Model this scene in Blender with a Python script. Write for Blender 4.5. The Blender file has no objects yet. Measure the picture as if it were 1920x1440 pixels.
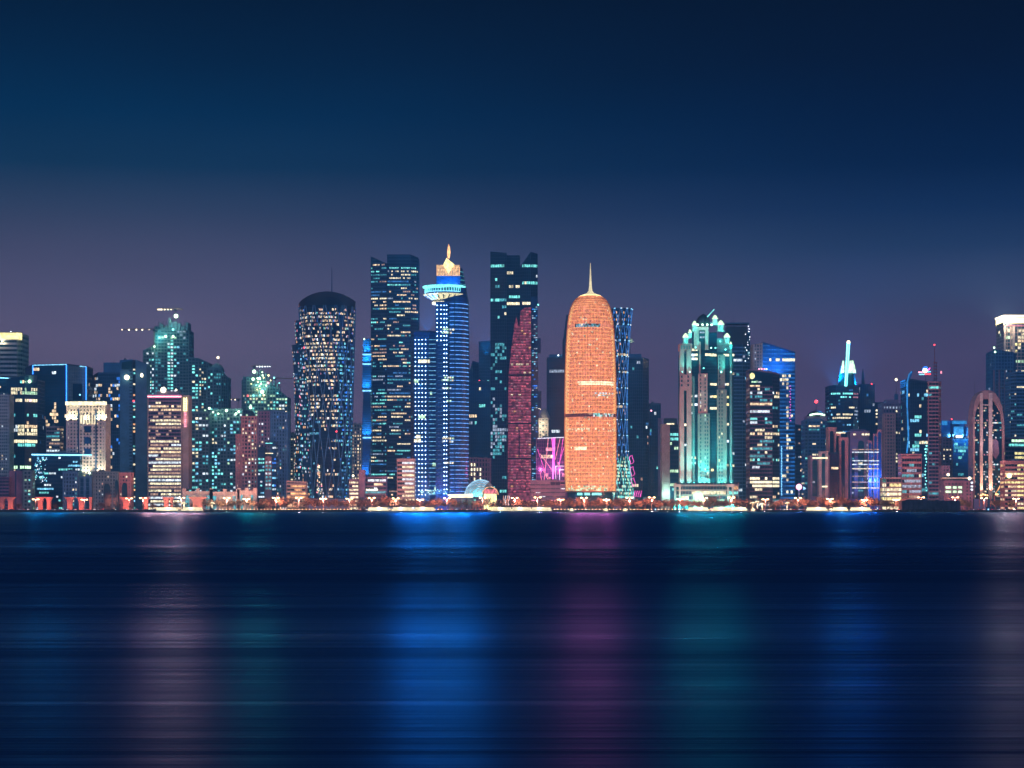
import bpy, math, random
from mathutils import Vector
PI = math.pi
S = bpy.context.scene
COL = S.collection
# ------------------------------------------------------------------ camera, world, fill sun, exposure
K = 0.53/2000.0            # tangent of one photograph pixel
HZ = 952.0                 # row of the horizon
HC = 4.0                   # camera height above the water
cam_d = bpy.data.cameras.new('camera'); cam = bpy.data.objects.new('camera', cam_d); COL.objects.link(cam)
cam.location = (0, 0, HC); cam.rotation_euler = (math.radians(90), 0, 0)
cam_d.sensor_width = 36; cam_d.lens = 18.0/(960*K); cam_d.shift_y = (HZ-720)/1920.0
cam_d.clip_start = 0.5; cam_d.clip_end = 60000
S.camera = cam
S.view_settings.view_transform = 'Standard'; S.view_settings.look = 'None'
S.view_settings.exposure = 0; S.view_settings.gamma = 1
S.render.engine = 'CYCLES'
S.cycles.use_denoising = True
try: S.cycles.denoiser = 'OPENIMAGEDENOISE'
except Exception: pass
S.cycles.max_bounces = 5; S.cycles.diffuse_bounces = 2; S.cycles.glossy_bounces = 3
S.cycles.sample_clamp_indirect = 6.0
S.cycles.use_light_tree = True
W = bpy.data.worlds.new("World"); S.world = W; W.use_nodes = True
nt = W.node_tree; nt.nodes.clear()
def nd(t, typ, **kw):
    n = t.nodes.new(typ)
    for k, v in kw.items(): setattr(n, k, v)
    return n
def srgb(r, g, b):
    f = lambda c: (c/255/12.92) if c/255 <= .04045 else ((c/255+.055)/1.055)**2.4
    return (f(r), f(g), f(b), 1)
def set_ramp(ramp, stops):
    els = ramp.color_ramp.elements
    while len(els) > 1: els.remove(els[-1])
    els[0].position = stops[0][0]; els[0].color = stops[0][1]
    for p, c in stops[1:]:
        e = els.new(p); e.color = c
tc = nd(nt, 'ShaderNodeTexCoord'); sep = nd(nt, 'ShaderNodeSeparateXYZ')
nt.links.new(tc.outputs['Generated'], sep.inputs[0])
mz = nd(nt, 'ShaderNodeMapRange'); mz.inputs['From Min'].default_value = 0; mz.inputs['From Max'].default_value = 0.5
nt.links.new(sep.outputs['Z'], mz.inputs['Value'])
def zpos(py): t = (HZ-py)*K; return (t/math.sqrt(1+t*t))/0.5
SKY_L = [(952,(128,106,134)),(800,(124,104,134)),(650,(112,100,132)),(560,(94,90,124)),(470,(74,78,110)),(400,(52,68,100)),(320,(16,54,88)),(220,(0,44,80)),(120,(0,34,66)),(0,(0,22,48))]
SKY_R = [(952,(112,82,116)),(800,(102,78,116)),(650,(86,76,116)),(560,(62,72,112)),(470,(34,58,98)),(400,(15,44,86)),(320,(2,31,70)),(220,(0,22,56)),(120,(1,16,44)),(0,(1,12,35))]
def sky_ramp(tab):
    r = nd(nt, 'ShaderNodeValToRGB')
    st = [(zpos(py), srgb(*c)) for py, c in tab]
    st.append((0.85, srgb(2,16,40)))
    set_ramp(r, st); nt.links.new(mz.outputs[0], r.inputs[0]); return r
rl, rr = sky_ramp(SKY_L), sky_ramp(SKY_R)
mx = nd(nt, 'ShaderNodeMapRange', interpolation_type='SMOOTHSTEP'); mx.inputs['From Min'].default_value = -0.24; mx.inputs['From Max'].default_value = 0.22
nt.links.new(sep.outputs['X'], mx.inputs['Value'])
mix = nd(nt, 'ShaderNodeMix', data_type='RGBA')
nt.links.new(mx.outputs[0], mix.inputs['Factor']); nt.links.new(rl.outputs[0], mix.inputs['A']); nt.links.new(rr.outputs[0], mix.inputs['B'])
my = nd(nt, 'ShaderNodeMapRange', interpolation_type='SMOOTHSTEP'); my.inputs['From Min'].default_value = -0.1; my.inputs['From Max'].default_value = -0.8
nt.links.new(sep.outputs['Y'], my.inputs['Value'])
mixb = nd(nt, 'ShaderNodeMix', data_type='RGBA'); mixb.inputs['B'].default_value = (.006,.15,.34,1)     # unseen blue glow added behind the viewer to brighten the fronts
nt.links.new(my.outputs[0], mixb.inputs['Factor']); nt.links.new(mix.outputs['Result'], mixb.inputs['A'])
bg = nd(nt, 'ShaderNodeBackground'); bg.inputs['Strength'].default_value = 1.1
cn = nd(nt, 'ShaderNodeTexNoise'); cn.inputs['Scale'].default_value = 5; cn.inputs['Detail'].default_value = 3      # faint uneven veil of cloud
cm = nd(nt, 'ShaderNodeMapping'); cm.inputs['Scale'].default_value = (1, 1, 3.5); nt.links.new(tc.outputs['Generated'], cm.inputs[0]); nt.links.new(cm.outputs[0], cn.inputs['Vector'])
cr = nd(nt, 'ShaderNodeMapRange'); cr.inputs['From Min'].default_value = .3; cr.inputs['From Max'].default_value = .7; cr.inputs['To Min'].default_value = .93; cr.inputs['To Max'].default_value = 1.08
nt.links.new(cn.outputs['Fac'], cr.inputs['Value'])
vs_ = nd(nt, 'ShaderNodeVectorMath', operation='SCALE'); nt.links.new(mixb.outputs['Result'], vs_.inputs[0]); nt.links.new(cr.outputs[0], vs_.inputs['Scale'])
nt.links.new(vs_.outputs[0], bg.inputs['Color'])
# a trace of physical twilight, sun well below the horizon
sk = nd(nt, 'ShaderNodeTexSky', sky_type='NISHITA'); sk.sun_disc = False; sk.sun_elevation = math.radians(-4); sk.sun_rotation = math.radians(200)
bg2 = nd(nt, 'ShaderNodeBackground'); bg2.inputs['Strength'].default_value = 0.05
nt.links.new(sk.outputs[0], bg2.inputs['Color'])
ad = nd(nt, 'ShaderNodeAddShader'); out = nd(nt, 'ShaderNodeOutputWorld')
nt.links.new(bg.outputs[0], ad.inputs[0]); nt.links.new(bg2.outputs[0], ad.inputs[1]); nt.links.new(ad.outputs[0], out.inputs['Surface'])
sun_d = bpy.data.lights.new('fill_sun', 'SUN'); sun = bpy.data.objects.new('fill_sun', sun_d); COL.objects.link(sun)  # added mauve fill on the fronts, standing in for city glow
sun_d.energy = 0.5; sun_d.angle = math.radians(12); sun_d.color = (0.8, 0.7, 1.0)
sun.rotation_euler = (math.radians(58), 0, math.radians(-32))

# ------------------------------------------------------------------ helpers
def X(px, Y): return (px-960)*K*Y
def Z(py, Y): return HC+(HZ-py)*K*Y
def M2(Y): return K*Y          # metres per photograph pixel at depth Y
GZ = 1.6
MATS = {}
def noise_mix(t, base, amt, scale, stretch=(1,1,1)):
    g = nd(t, 'ShaderNodeNewGeometry'); mp = nd(t, 'ShaderNodeMapping'); mp.inputs['Scale'].default_value = stretch
    n = nd(t, 'ShaderNodeTexNoise'); n.inputs['Scale'].default_value = scale; n.inputs['Detail'].default_value = 4
    t.links.new(g.outputs['Position'], mp.inputs[0]); t.links.new(mp.outputs[0], n.inputs['Vector'])
    r = nd(t, 'ShaderNodeValToRGB')
    lo = tuple(c*(1-amt) for c in base[:3])+(1,); hi = tuple(min(1, c*(1+amt)) for c in base[:3])+(1,)
    set_ramp(r, [(0.3, lo), (0.7, hi)]); t.links.new(n.outputs['Fac'], r.inputs[0]); return r
def mat(name, col, rough=.7, metal=0, amt=.18, scale=.12, spec=.5, stretch=(1,1,1)):
    if name in MATS: return MATS[name]
    m = bpy.data.materials.new(name); m.use_nodes = True; t = m.node_tree; b = t.nodes['Principled BSDF']
    r = noise_mix(t, col, amt, scale, stretch); t.links.new(r.outputs[0], b.inputs['Base Color'])
    b.inputs['Roughness'].default_value = rough; b.inputs['Metallic'].default_value = metal
    b.inputs['Specular IOR Level'].default_value = spec
    MATS[name] = m; return m
def glow(name, col, s=1.0, var=.5, scale=.45, sample=False, stretch=(1,1,.6)):
    """something that gives off light, uneven like blinds, furniture and dirt make it"""
    if name in MATS: return MATS[name]
    m = bpy.data.materials.new(name); m.use_nodes = True; t = m.node_tree; b = t.nodes['Principled BSDF']
    b.inputs['Base Color'].default_value = (.05,.05,.05,1); b.inputs['Roughness'].default_value = .4
    b.inputs['Emission Color'].default_value = tuple(col)+(1,)
    if var > 0:
        g = nd(t, 'ShaderNodeNewGeometry'); mp = nd(t, 'ShaderNodeMapping'); mp.inputs['Scale'].default_value = stretch
        n = nd(t, 'ShaderNodeTexNoise'); n.inputs['Scale'].default_value = scale; n.inputs['Detail'].default_value = 3
        t.links.new(g.outputs['Position'], mp.inputs[0]); t.links.new(mp.outputs[0], n.inputs['Vector'])
        r = nd(t, 'ShaderNodeMapRange'); r.inputs['From Min'].default_value = .35; r.inputs['From Max'].default_value = .65
        r.inputs['To Min'].default_value = s*(1-var); r.inputs['To Max'].default_value = s*(1+var)
        t.links.new(n.outputs['Fac'], r.inputs[0]); t.links.new(r.outputs[0], b.inputs['Emission Strength'])
    else: b.inputs['Emission Strength'].default_value = s
    m.cycles.emission_sampling = 'FRONT' if sample else 'NONE'
    MATS[name] = m; return m
# plain surfaces
mat('stone', (.42,.38,.37), .8); mat('pier_stone', (.24,.25,.26), .8); mat('pink_stone', (.58,.32,.33), .8); mat('white_stone', (.62,.6,.58), .7)
mat('grey_concrete', (.18,.3,.36), .85); mat('teal_concrete', (.16,.3,.34), .8); mat('blue_concrete', (.07,.25,.44), .8)
mat('dark_metal', (.015,.05,.1), .5, .1); mat('dark_panel', (.012,.08,.15), .5); mat('mid_panel', (.04,.14,.26), .5)
mat('mauve_panel', (.24,.19,.3), .7); mat('maroon_panel', (.2,.06,.09), .6)
mat('glass', (.008,.07,.145), .16, 0, .5, .06, .7); mat('glass_blue', (.015,.07,.2), .16, 0, .5, .06, .7)
mat('glass_teal', (.012,.085,.12), .2, 0, .5, .06, .6); mat('glass_black', (.005,.036,.08), .2, 0, .5, .06, .5)
mat('glass_plum', (.05,.03,.08), .2, 0, .5, .06, .5); mat('glass_royal', (.01,.14,.42), .25, 0, .4, .08, .6)
mat('steel', (.35,.37,.4), .35, .8); mat('crane_steel', (.3,.2,.12), .6, .2)
mat('asphalt', (.05,.05,.052), .8); mat('paving', (.3,.26,.22), .8); mat('seawall_stone', (.06,.055,.05), .9, 0, .4, .6)
mat('foliage', (.13,.1,.07), .7, 0, .5, .8); mat('foliage_dark', (.02,.035,.022), .8, 0, .5, .8); mat('bark', (.12,.08,.05), .9)
mat('palm_leaf', (.05,.07,.03), .6, 0, .4, 1); mat('salmon_plaster', (.6,.28,.26), .8); mat('boat_hull', (.5,.48,.45), .5)
mat('car_dark', (.03,.03,.035), .3, .2); mat('car_white', (.7,.7,.7), .3); mat('car_silver', (.35,.36,.38), .3, .5); mat('car_red', (.35,.03,.03), .3)
mat('rubber', (.015,.015,.015), .8); mat('dome_dark', (.02,.03,.05), .5); mat('copper_mesh', (.55,.25,.12), .5, .3)
mat('land_soil', (.08,.075,.07), .95, 0, .4, .02)
LIT = dict(warm=(1,.72,.42), cream=(1,.87,.55), white=(.78,.92,1), teal=(.2,.85,.8), cyan=(.22,.68,1), blue=(.03,.24,1),
           amber=(1,.5,.2), pink=(1,.32,.42), green=(.6,1,.62), yellow=(1,.85,.35), dimteal=(.06,.34,.4), dimblue=(.03,.16,.42),
           dimwarm=(.45,.28,.2), rose=(.75,.13,.19), roses=(.35,.07,.15), dimpink=(.4,.16,.2), magenta=(1,.1,.6), red=(1,.06,.08), dimwhite=(.3,.38,.5))
for k, c in LIT.items(): glow('lit_'+k, c, 1.4, .7, .5)
for k in ('warm','cream','white','teal','cyan','blue','amber','pink','green','yellow','magenta','red'):
    glow('lamp_'+k, LIT[k], 5.0, 0); glow('bright_'+k, LIT[k], 2.3, .35)
def MT(n): return MATS[n]

class MB:
    def __init__(s): s.v = []; s.f = []; s.m = []; s.names = []
    def mi(s, m):
        if m not in s.names: s.names.append(m)
        return s.names.index(m)
    def add(s, vs, fs, m):
        o = len(s.v); s.v += [tuple(p) for p in vs]; k = s.mi(m)
        for f in fs: s.f.append(tuple(o+i for i in f)); s.m.append(k)
    def box(s, x0, x1, y0, y1, z0, z1, m):
        s.add([(x0,y0,z0),(x1,y0,z0),(x1,y1,z0),(x0,y1,z0),(x0,y0,z1),(x1,y0,z1),(x1,y1,z1),(x0,y1,z1)],
              [(0,3,2,1),(4,5,6,7),(0,1,5,4),(1,2,6,5),(2,3,7,6),(3,0,4,7)], m)
    def prism(s, poly, z0, zt, m):
        n = len(poly); zt = zt if isinstance(zt, (list, tuple)) else [zt]*n
        vs = [(p[0],p[1],z0) for p in poly]+[(p[0],p[1],z) for p, z in zip(poly, zt)]
        s.add(vs, [tuple(range(n-1,-1,-1)), tuple(range(n,2*n))]+[(i,(i+1)%n,n+(i+1)%n,n+i) for i in range(n)], m)
    def outline(s, pts, y0, y1, m):
        """an outline in x,z given a real thickness y0..y1"""
        n = len(pts); vs = [(p[0],y0,p[1]) for p in pts]+[(p[0],y1,p[1]) for p in pts]
        s.add(vs, [tuple(range(n)), tuple(range(2*n-1,n-1,-1))]+[(i,n+i,n+(i+1)%n,(i+1)%n) for i in range(n)], m)
    def beam(s, p, q, w, m, w2=None, sides=4):
        p, q = Vector(p), Vector(q); d = (q-p)
        if d.length < 1e-6: return
        d.normalize(); a = Vector((0,0,1)) if abs(d.z) < .9 else Vector((1,0,0))
        u = d.cross(a).normalized(); v = d.cross(u).normalized(); w2 = w if w2 is None else w2
        vs = []
        for c, r in ((p, w), (q, w2)):
            for k in range(sides):
                t = 2*PI*(k+.5)/sides; vs.append(c+u*math.cos(t)*r*.7071+v*math.sin(t)*r*.7071)
        n = sides
        s.add(vs, [(k,(k+1)%n,n+(k+1)%n,n+k) for k in range(n)]+[tuple(range(n-1,-1,-1)), tuple(range(n,2*n))], m)
    def lathe(s, cx, cy, prof, m, n=24, sy=1.0):
        """prof: list of (radius, z)"""
        vs = []; fs = []
        for r, z in prof:
            for k in range(n):
                t = 2*PI*k/n; vs.append((cx+r*math.cos(t), cy+r*sy*math.sin(t), z))
        for j in range(len(prof)-1):
            for k in range(n): fs.append((j*n+k, j*n+(k+1)%n, (j+1)*n+(k+1)%n, (j+1)*n+k))
        fs.append(tuple(range(n-1,-1,-1))); fs.append(tuple((len(prof)-1)*n+k for k in range(n)))
        s.add(vs, fs, m)
    def ball(s, x, y, z, r, m, n=10):
        s.lathe(x, y, [(r*math.sin(PI*j/6)+1e-4, z-r*math.cos(PI*j/6)) for j in range(7)], m, n)
    def build(s, name, parent=None, smooth=False, kind=None, label=None):
        if not s.v: return None
        me = bpy.data.meshes.new(name); o0 = Vector(parent.location) if parent else Vector((0,0,0))
        if parent and parent.parent: o0 = o0+Vector(parent.parent.location)
        me.from_pydata([(x-o0.x, y-o0.y, z-o0.z) for x, y, z in s.v], [], s.f)
        for n in s.names: me.materials.append(MATS[n])
        me.polygons.foreach_set('material_index', s.m)
        if smooth: me.polygons.foreach_set('use_smooth', [True]*len(s.f))
        me.update()
        ob = bpy.data.objects.new(name, me); COL.objects.link(ob)
        if parent: ob.parent = parent
        if kind: ob['kind'] = kind
        if label: ob['label'] = label
        return ob
def thing(name, label, cat, loc, group=None):
    o = bpy.data.objects.new(name, None); COL.objects.link(o); o.location = loc; o.empty_display_size = 1
    o['label'] = label; o['category'] = cat
    if group: o['group'] = group
    return o
def tag(o, label, cat, group=None):
    o['label'] = label; o['category'] = cat
    if group: o['group'] = group
    return o
def point(root, p, col, power, r=.4, name='lamp_light'):
    d = bpy.data.lights.new(name, 'POINT'); d.energy = power; d.color = col; d.shadow_soft_size = r
    o = bpy.data.objects.new(name, d); COL.objects.link(o)
    if root: o.parent = root; o.location = Vector(p)-Vector(root.location)
    else: o.location = p
    return o
def spot(root, p, to, col, power, ang=70, r=.5, name='flood_light'):
    d = bpy.data.lights.new(name, 'SPOT'); d.energy = power; d.color = col; d.shadow_soft_size = r; d.spot_size = math.radians(ang); d.spot_blend = .8
    o = bpy.data.objects.new(name, d); COL.objects.link(o)
    if root: o.parent = root; o.location = Vector(p)-Vector(root.location)
    else: o.location = p
    o.rotation_euler = (Vector(to)-Vector(p)).to_track_quat('-Z', 'Y').to_euler()
    return o

def water_streak_spot(root, x, y, Y, col, power, dy=-4, r=.7, ang=100, name='streak_spot_light'):  # added unseen spots that throw coloured streaks onto the water
    p = (X(x,Y), Y+dy, Z(y,Y)); return spot(root, p, (p[0]*.6, p[1]-800, -200), col, power, ang, r, name)
CAP = 100
class Wins:
    """collects the lit windows of one building; the largest 100 facing the water are parts, the rest one part"""
    def __init__(s): s.q = []
    def add(s, quad, m, front=True, area=None):
        s.q.append((quad, m, front, area if area is not None else 1))
    def build(s, root, cap=CAP, name='window'):
        s.q.sort(key=lambda t: (not t[2], -t[3]))
        for quad, m, fr, a in s.q[:cap]:
            b = MB(); b.add(quad, [tuple(range(len(quad)))], m); b.build(name, root)
        rest = s.q[cap:]
        if rest:
            b = MB()
            for quad, m, fr, a in rest: b.add(quad, [tuple(range(len(quad)))], m)
            b.build(name, root, kind='stuff')

STY = dict(
    office=dict(wall='dark_panel', glass='glass', bay=2.4, fl=3.9, pier=.35, span=1.9, proud=.2, p=.24, clump=.5, rowv=.7, cols='warm cream white teal dimwarm dimwhite dimteal dimblue dimteal'.split()),
    punched=dict(wall='stone', glass='glass_black', bay=3.6, fl=3.5, pier=1.7, span=1.7, proud=.35, p=.2, clump=.1, rowv=.2, cols='warm cream dimwarm white'.split()),
    bands=dict(wall='pink_stone', glass='glass_black', bay=3.2, fl=3.7, pier=.15, span=1.7, proud=.45, p=.25, clump=.75, rowv=.8, cols='cream warm white dimteal dimwarm'.split()),
    site=dict(wall='teal_concrete', glass='glass_teal', bay=3.6, fl=3.8, pier=1.0, span=1.5, proud=.5, p=.3, clump=.2, rowv=.4, cols='teal white green dimteal dimteal cyan'.split()),
)
def pxof(x, y): return 960+x/(K*y)
def pyof(z, y): return HZ-(z-HC)/(K*y)
def facade(wall, glass_wins, A, B, z0, ztA, ztB, st, rng, rects, front):
    A = Vector((A[0],A[1],0)); B = Vector((B[0],B[1],0)); L = (B-A).length
    if L < 1: return
    t = (B-A)/L; n = Vector((t.y,-t.x,0))
    nu = max(1, round(L/st['bay'])); fl = st['fl']; zmax = max(ztA, ztB); nv = max(1, int((zmax-z0)/fl))
    zt = lambda u: ztA+(ztB-ztA)*u
    pr = st['proud']; bay = L/nu
    w = min(st['pier'], bay*.8)
    if w > 0:
        step = st.get('pstep', 1)
        for i in range(0, nu+1, step):
            c = min(max(i*bay, w/2), L-w/2); a = A+t*(c-w/2); b = A+t*(c+w/2); za = zt((c-w/2)/L); zb = zt((c+w/2)/L)
            o = n*pr
            wall.add([(a.x,a.y,z0),(b.x,b.y,z0),(b.x+o.x,b.y+o.y,z0),(a.x+o.x,a.y+o.y,z0),(a.x,a.y,za),(b.x,b.y,zb),(b.x+o.x,b.y+o.y,zb),(a.x+o.x,a.y+o.y,za)],
                     [(3,2,6,7),(0,3,7,4),(2,1,5,6),(4,7,6,5)], st.get('pierwall', st['wall']))
    h = st['span']
    if h > 0:
        for j in range(nv+1):
            za = z0+j*fl-h/2; zb = za+h
            # clip the band where the sloping top cuts it
            us = [0, 1]
            if ztA != ztB:
                uc = (zb-ztA)/(ztB-ztA)
                if 0 < uc < 1: us = [0, uc] if ztA > ztB else [uc, 1]
                elif zb > min(ztA, ztB) and zb > max(ztA, ztB): continue
            elif zb > ztA+h: continue
            a = A+t*(L*us[0]); b = A+t*(L*us[1]); o = n*(pr*.8)
            wall.add([(a.x,a.y,za),(b.x,b.y,za),(b.x+o.x,b.y+o.y,za),(a.x+o.x,a.y+o.y,za),(a.x,a.y,zb),(b.x,b.y,zb),(b.x+o.x,b.y+o.y,zb),(a.x+o.x,a.y+o.y,zb)],
                     [(3,2,6,7),(0,3,7,4),(2,1,5,6),(4,7,6,5),(0,1,2,3)], st.get('bandwall', st['wall']))
    off = n*.05
    base_p = st['p']
    for j in range(nv):
        za = z0+j*fl+h/2+.1; zb = z0+(j+1)*fl-h/2-.1
        if zb-za < .3: zb = za+.3
        rp = base_p*((1-st['rowv'])+st['rowv']*rng.choice((0,.3,.6,1,1.4,2.6)))
        if st['clump'] > .4 and base_p > .1 and rng.random() < .06: rp = .88          # a whole floor left on
        run = None; i = 0; state = False; col = None
        def flush(run):
            if run is None: return
            i0, i1, c = run
            g = .12 if w < .5 else w/2
            a = A+t*(i0*bay+g)+off; b = A+t*(i1*bay-g)+off
            glass_wins.add([(a.x,a.y,za),(b.x,b.y,za),(b.x,b.y,zb),(a.x,a.y,zb)], c, front, (b-a).length*(zb-za))
        for i in range(nu):
            uc = (i+.5)/nu
            if zb > zt(uc)-1: flush(run); run = None; continue
            q = A+t*(L*uc); ppx = pxof(q.x, q.y); ppy = pyof((za+zb)/2, q.y)
            p = rp; forced = None
            if front:
                for r in rects:
                    if r[0] <= ppx <= r[2] and r[1] <= ppy <= r[3]:
                        p = r[5]; forced = r[4]
            if state and rng.random() < st['clump'] and p > 0 and forced is None: lit = True
            else:
                lit = rng.random() < p
                if not (state and rng.random() < st['clump']): col = None
            if lit:
                c = forced if forced else (col or rng.choice(st['cols']))
                if isinstance(c, (list, tuple)): c = rng.choice(c)
                col = c; c = c if c in MATS else (('bright_' if rng.random() < .1 and 'bright_'+c in MATS else 'lit_')+c)
                if run and run[2] == c and w < .8 and run[1]-run[0] < 7: run = (run[0], i+1, c)
                else: flush(run); run = (i, i+1, c)
            else: flush(run); run = None; col = None
            state = lit
        flush(run)
def T(name, label, Y, front, top, D=25, st='office', seed=1, bot=None, rects=(), parts=True, cat='tower', root=None, cap=CAP, group=None, roof=True, **ov):
    """a building: front = [(px, extra depth)...] left to right; top = py for each"""
    rng = random.Random(seed); sty = dict(STY[st]); sty.update(ov)
    z0 = GZ if bot is None else Z(bot, Y)
    if not isinstance(top, (list, tuple)): top = [top]*len(front)
    fp = [(X(px, Y), Y+d) for px, d in front]; zt = [Z(p, Y) for p in top]
    dm = max(f[1] for f in fp)
    poly = fp+[(fp[-1][0], dm+D), (fp[0][0], dm+D)]; zts = zt+[zt[-1], zt[0]]
    new = root is None
    if new: root = thing(name, label, cat, ((fp[0][0]+fp[-1][0])/2, dm+D/2, z0), group)
    core = MB(); core.prism(poly, z0, zts, sty['glass']); core.build('glass_facade', root)
    wall = MB(); wins = Wins()
    n = len(poly)
    for i in range(n):
        a, b = poly[i], poly[(i+1) % n]; fr = i < len(fp)-1
        s2 = sty
        if 'sides' in sty and i in sty['sides']: s2 = dict(sty); s2.update(sty['sides'][i])
        if not fr: s2 = dict(s2); s2['p'] = min(s2['p'], .25)
        facade(wall, wins, a, b, z0, zts[i], zts[(i+1) % n], s2, rng, rects, fr)
    wall.build('wall', root)
    if roof:
        r = MB(); cx = sum(p[0] for p in poly)/n; cy = sum(p[1] for p in poly)/n; e = sty['proud']+.15
        # parapet: a rim along every edge
        for i in range(n):
            a, b = Vector((*poly[i], zts[i])), Vector((*poly[(i+1) % n], zts[(i+1) % n])); d = (b-a)
            if d.length < .5: continue
            tt = d.normalized(); nn = Vector((tt.y,-tt.x,0)).normalized()*e
            hh = Vector((0,0,1.1)); lo = Vector((0,0,-.5)); inn = -nn
            vs = [a+nn+lo, b+nn+lo, b+inn+lo, a+inn+lo, a+nn+hh, b+nn+hh, b+inn+hh, a+inn+hh]
            r.add(vs, [(0,1,5,4),(2,3,7,6),(4,5,6,7),(0,3,2,1),(0,4,7,3),(1,2,6,5)], sty.get('roofmat', sty['wall'] if sty['wall'] in MATS and not sty['wall'].startswith(('lit','lamp','bright')) else 'dark_panel'))
        if Z(0,Y) and len(fp) and (fp[-1][0]-fp[0][0]) > 12 and sty.get('plant', True):
            w = (fp[-1][0]-fp[0][0]); zz = min(zts)
            for k in range(rng.randint(1, 3)):
                x = fp[0][0]+w*rng.uniform(.2,.75); r.box(x, x+w*rng.uniform(.08,.2), dm+D*.3, dm+D*.6, zz-.2, zz+rng.uniform(1.8,3.6), 'grey_concrete')
        r.build('roof', root)
    wins.build(root, cap)
    root['_y'] = Y
    return root
def add_box(root, name, x0, x1, yt, yb, Y, m, D=2, dy=0, **k):
    b = MB(); b.box(X(x0,Y), X(x1,Y), Y+dy, Y+dy+D, Z(yb,Y), Z(yt,Y), m); return b.build(name, root, **k)
def mast(root, x, yt, yb, Y, w=.5, m='dark_metal', light=None, dy=5, name='mast'):
    b = MB(); b.beam((X(x,Y),Y+dy,Z(yb,Y)), (X(x,Y),Y+dy,Z(yt,Y)), w, m, w*.35, 6); o = b.build(name, root)
    if light:
        l = MB(); l.ball(X(x,Y), Y+dy, Z(yt,Y), .9 if not isinstance(light, tuple) else light[1], 'lamp_'+(light if isinstance(light, str) else light[0])); l.build('beacon', root)
    return o
def lampball(root, x, y, Y, r, col, dy=-1.5, name='flood_lamp', pw=0):
    b = MB(); b.ball(X(x,Y), Y+dy, Z(y,Y), r, 'lamp_'+col); o = b.build(name, root)
    if pw: point(root, (X(x,Y), Y+dy-1.5, Z(y,Y)), LIT[col], pw, .8)
    return o
def strip(root, x0, y0, x1, y1, Y, w, m, dy=-.6, name='light_strip'):
    b = MB(); b.beam((X(x0,Y),Y+dy,Z(y0,Y)), (X(x1,Y),Y+dy,Z(y1,Y)), w, m); return b.build(name, root)
def loft(rows, Y, ry, name='glass_facade'):
    """rows: (py, pxL, pxR) -> function P(theta,z) on an oval tower"""
    zs = [(Z(py,Y), X(l,Y), X(r,Y)) for py, l, r in rows]; zs.sort()
    def P(th, z, o=0):
        for a, b in zip(zs, zs[1:]):
            if z <= b[0] or b is zs[-1]: break
        f = (z-a[0])/max(1e-6, b[0]-a[0]); f = min(max(f, 0), 1)
        l = a[1]+(b[1]-a[1])*f; r = a[2]+(b[2]-a[2])*f
        cx = (l+r)/2; rx = (r-l)/2; k = ry/((zs[0][2]-zs[0][1])/2)
        return Vector((cx+(rx+o)*math.cos(th), Y+ry+(rx*k+o)*math.sin(th), z))
    return P, zs[0][0], zs[-1][0]
def loft_core(root, P, z0, z1, m, nu=40, nv=30, name='glass_facade', ztop=None):
    b = MB(); vs = []; fs = []
    for j in range(nv+1):
        for i in range(nu):
            th = 2*PI*i/nu; z = z0+(z1-z0)*j/nv
            if j == nv and ztop: z = ztop(P(th, z1))
            p = P(th, min(z, z1)); p.z = z; vs.append(p)
    for j in range(nv):
        for i in range(nu): fs.append((j*nu+i, j*nu+(i+1)%nu, (j+1)*nu+(i+1)%nu, (j+1)*nu+i))
    fs.append(tuple(nv*nu+i for i in range(nu)))
    b.add(vs, fs, m); return b.build(name, root)
def rings(b, P, z0, z1, step, h, m, o=.4, nu=40, a0=0, a1=2*PI):
    z = z0
    closed = abs(a1-a0-2*PI) < 1e-6
    while z < z1:
        vs = []; fs = []; N = nu if closed else nu+1
        for i in range(N):
            th = a0+(a1-a0)*i/nu
            vs += [P(th,z,0), P(th,z,o), P(th,min(z+h,z1),o), P(th,min(z+h,z1),0)]
        for i in range(nu):
            a = 4*i; c = 4*((i+1) % N)
            for k in range(3): fs.append((a+k, c+k, c+k+1, a+k+1))
        b.add(vs, fs, m); z += step
def dup(root, loc, label=None, rz=0, sc=1, group=None):
    r = root.copy(); COL.objects.link(r); r.location = loc; r.rotation_euler = (0,0,rz); r.scale = (sc,sc,sc)
    if label: r['label'] = label
    if group: r['group'] = group
    for ch in list(root.children):
        c = ch.copy(); COL.objects.link(c); c.parent = r
        for g in list(ch.children):
            d = g.copy(); COL.objects.link(d); d.parent = c
    return r
glow('crown_blue', (.02,.32,.85), .9, .4, .4); glow('edge_blue', (.03,.35,.95), 1.1, .4, .2); glow('led_royal', (.01,.24,.8), .8, .6, .12)
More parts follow.
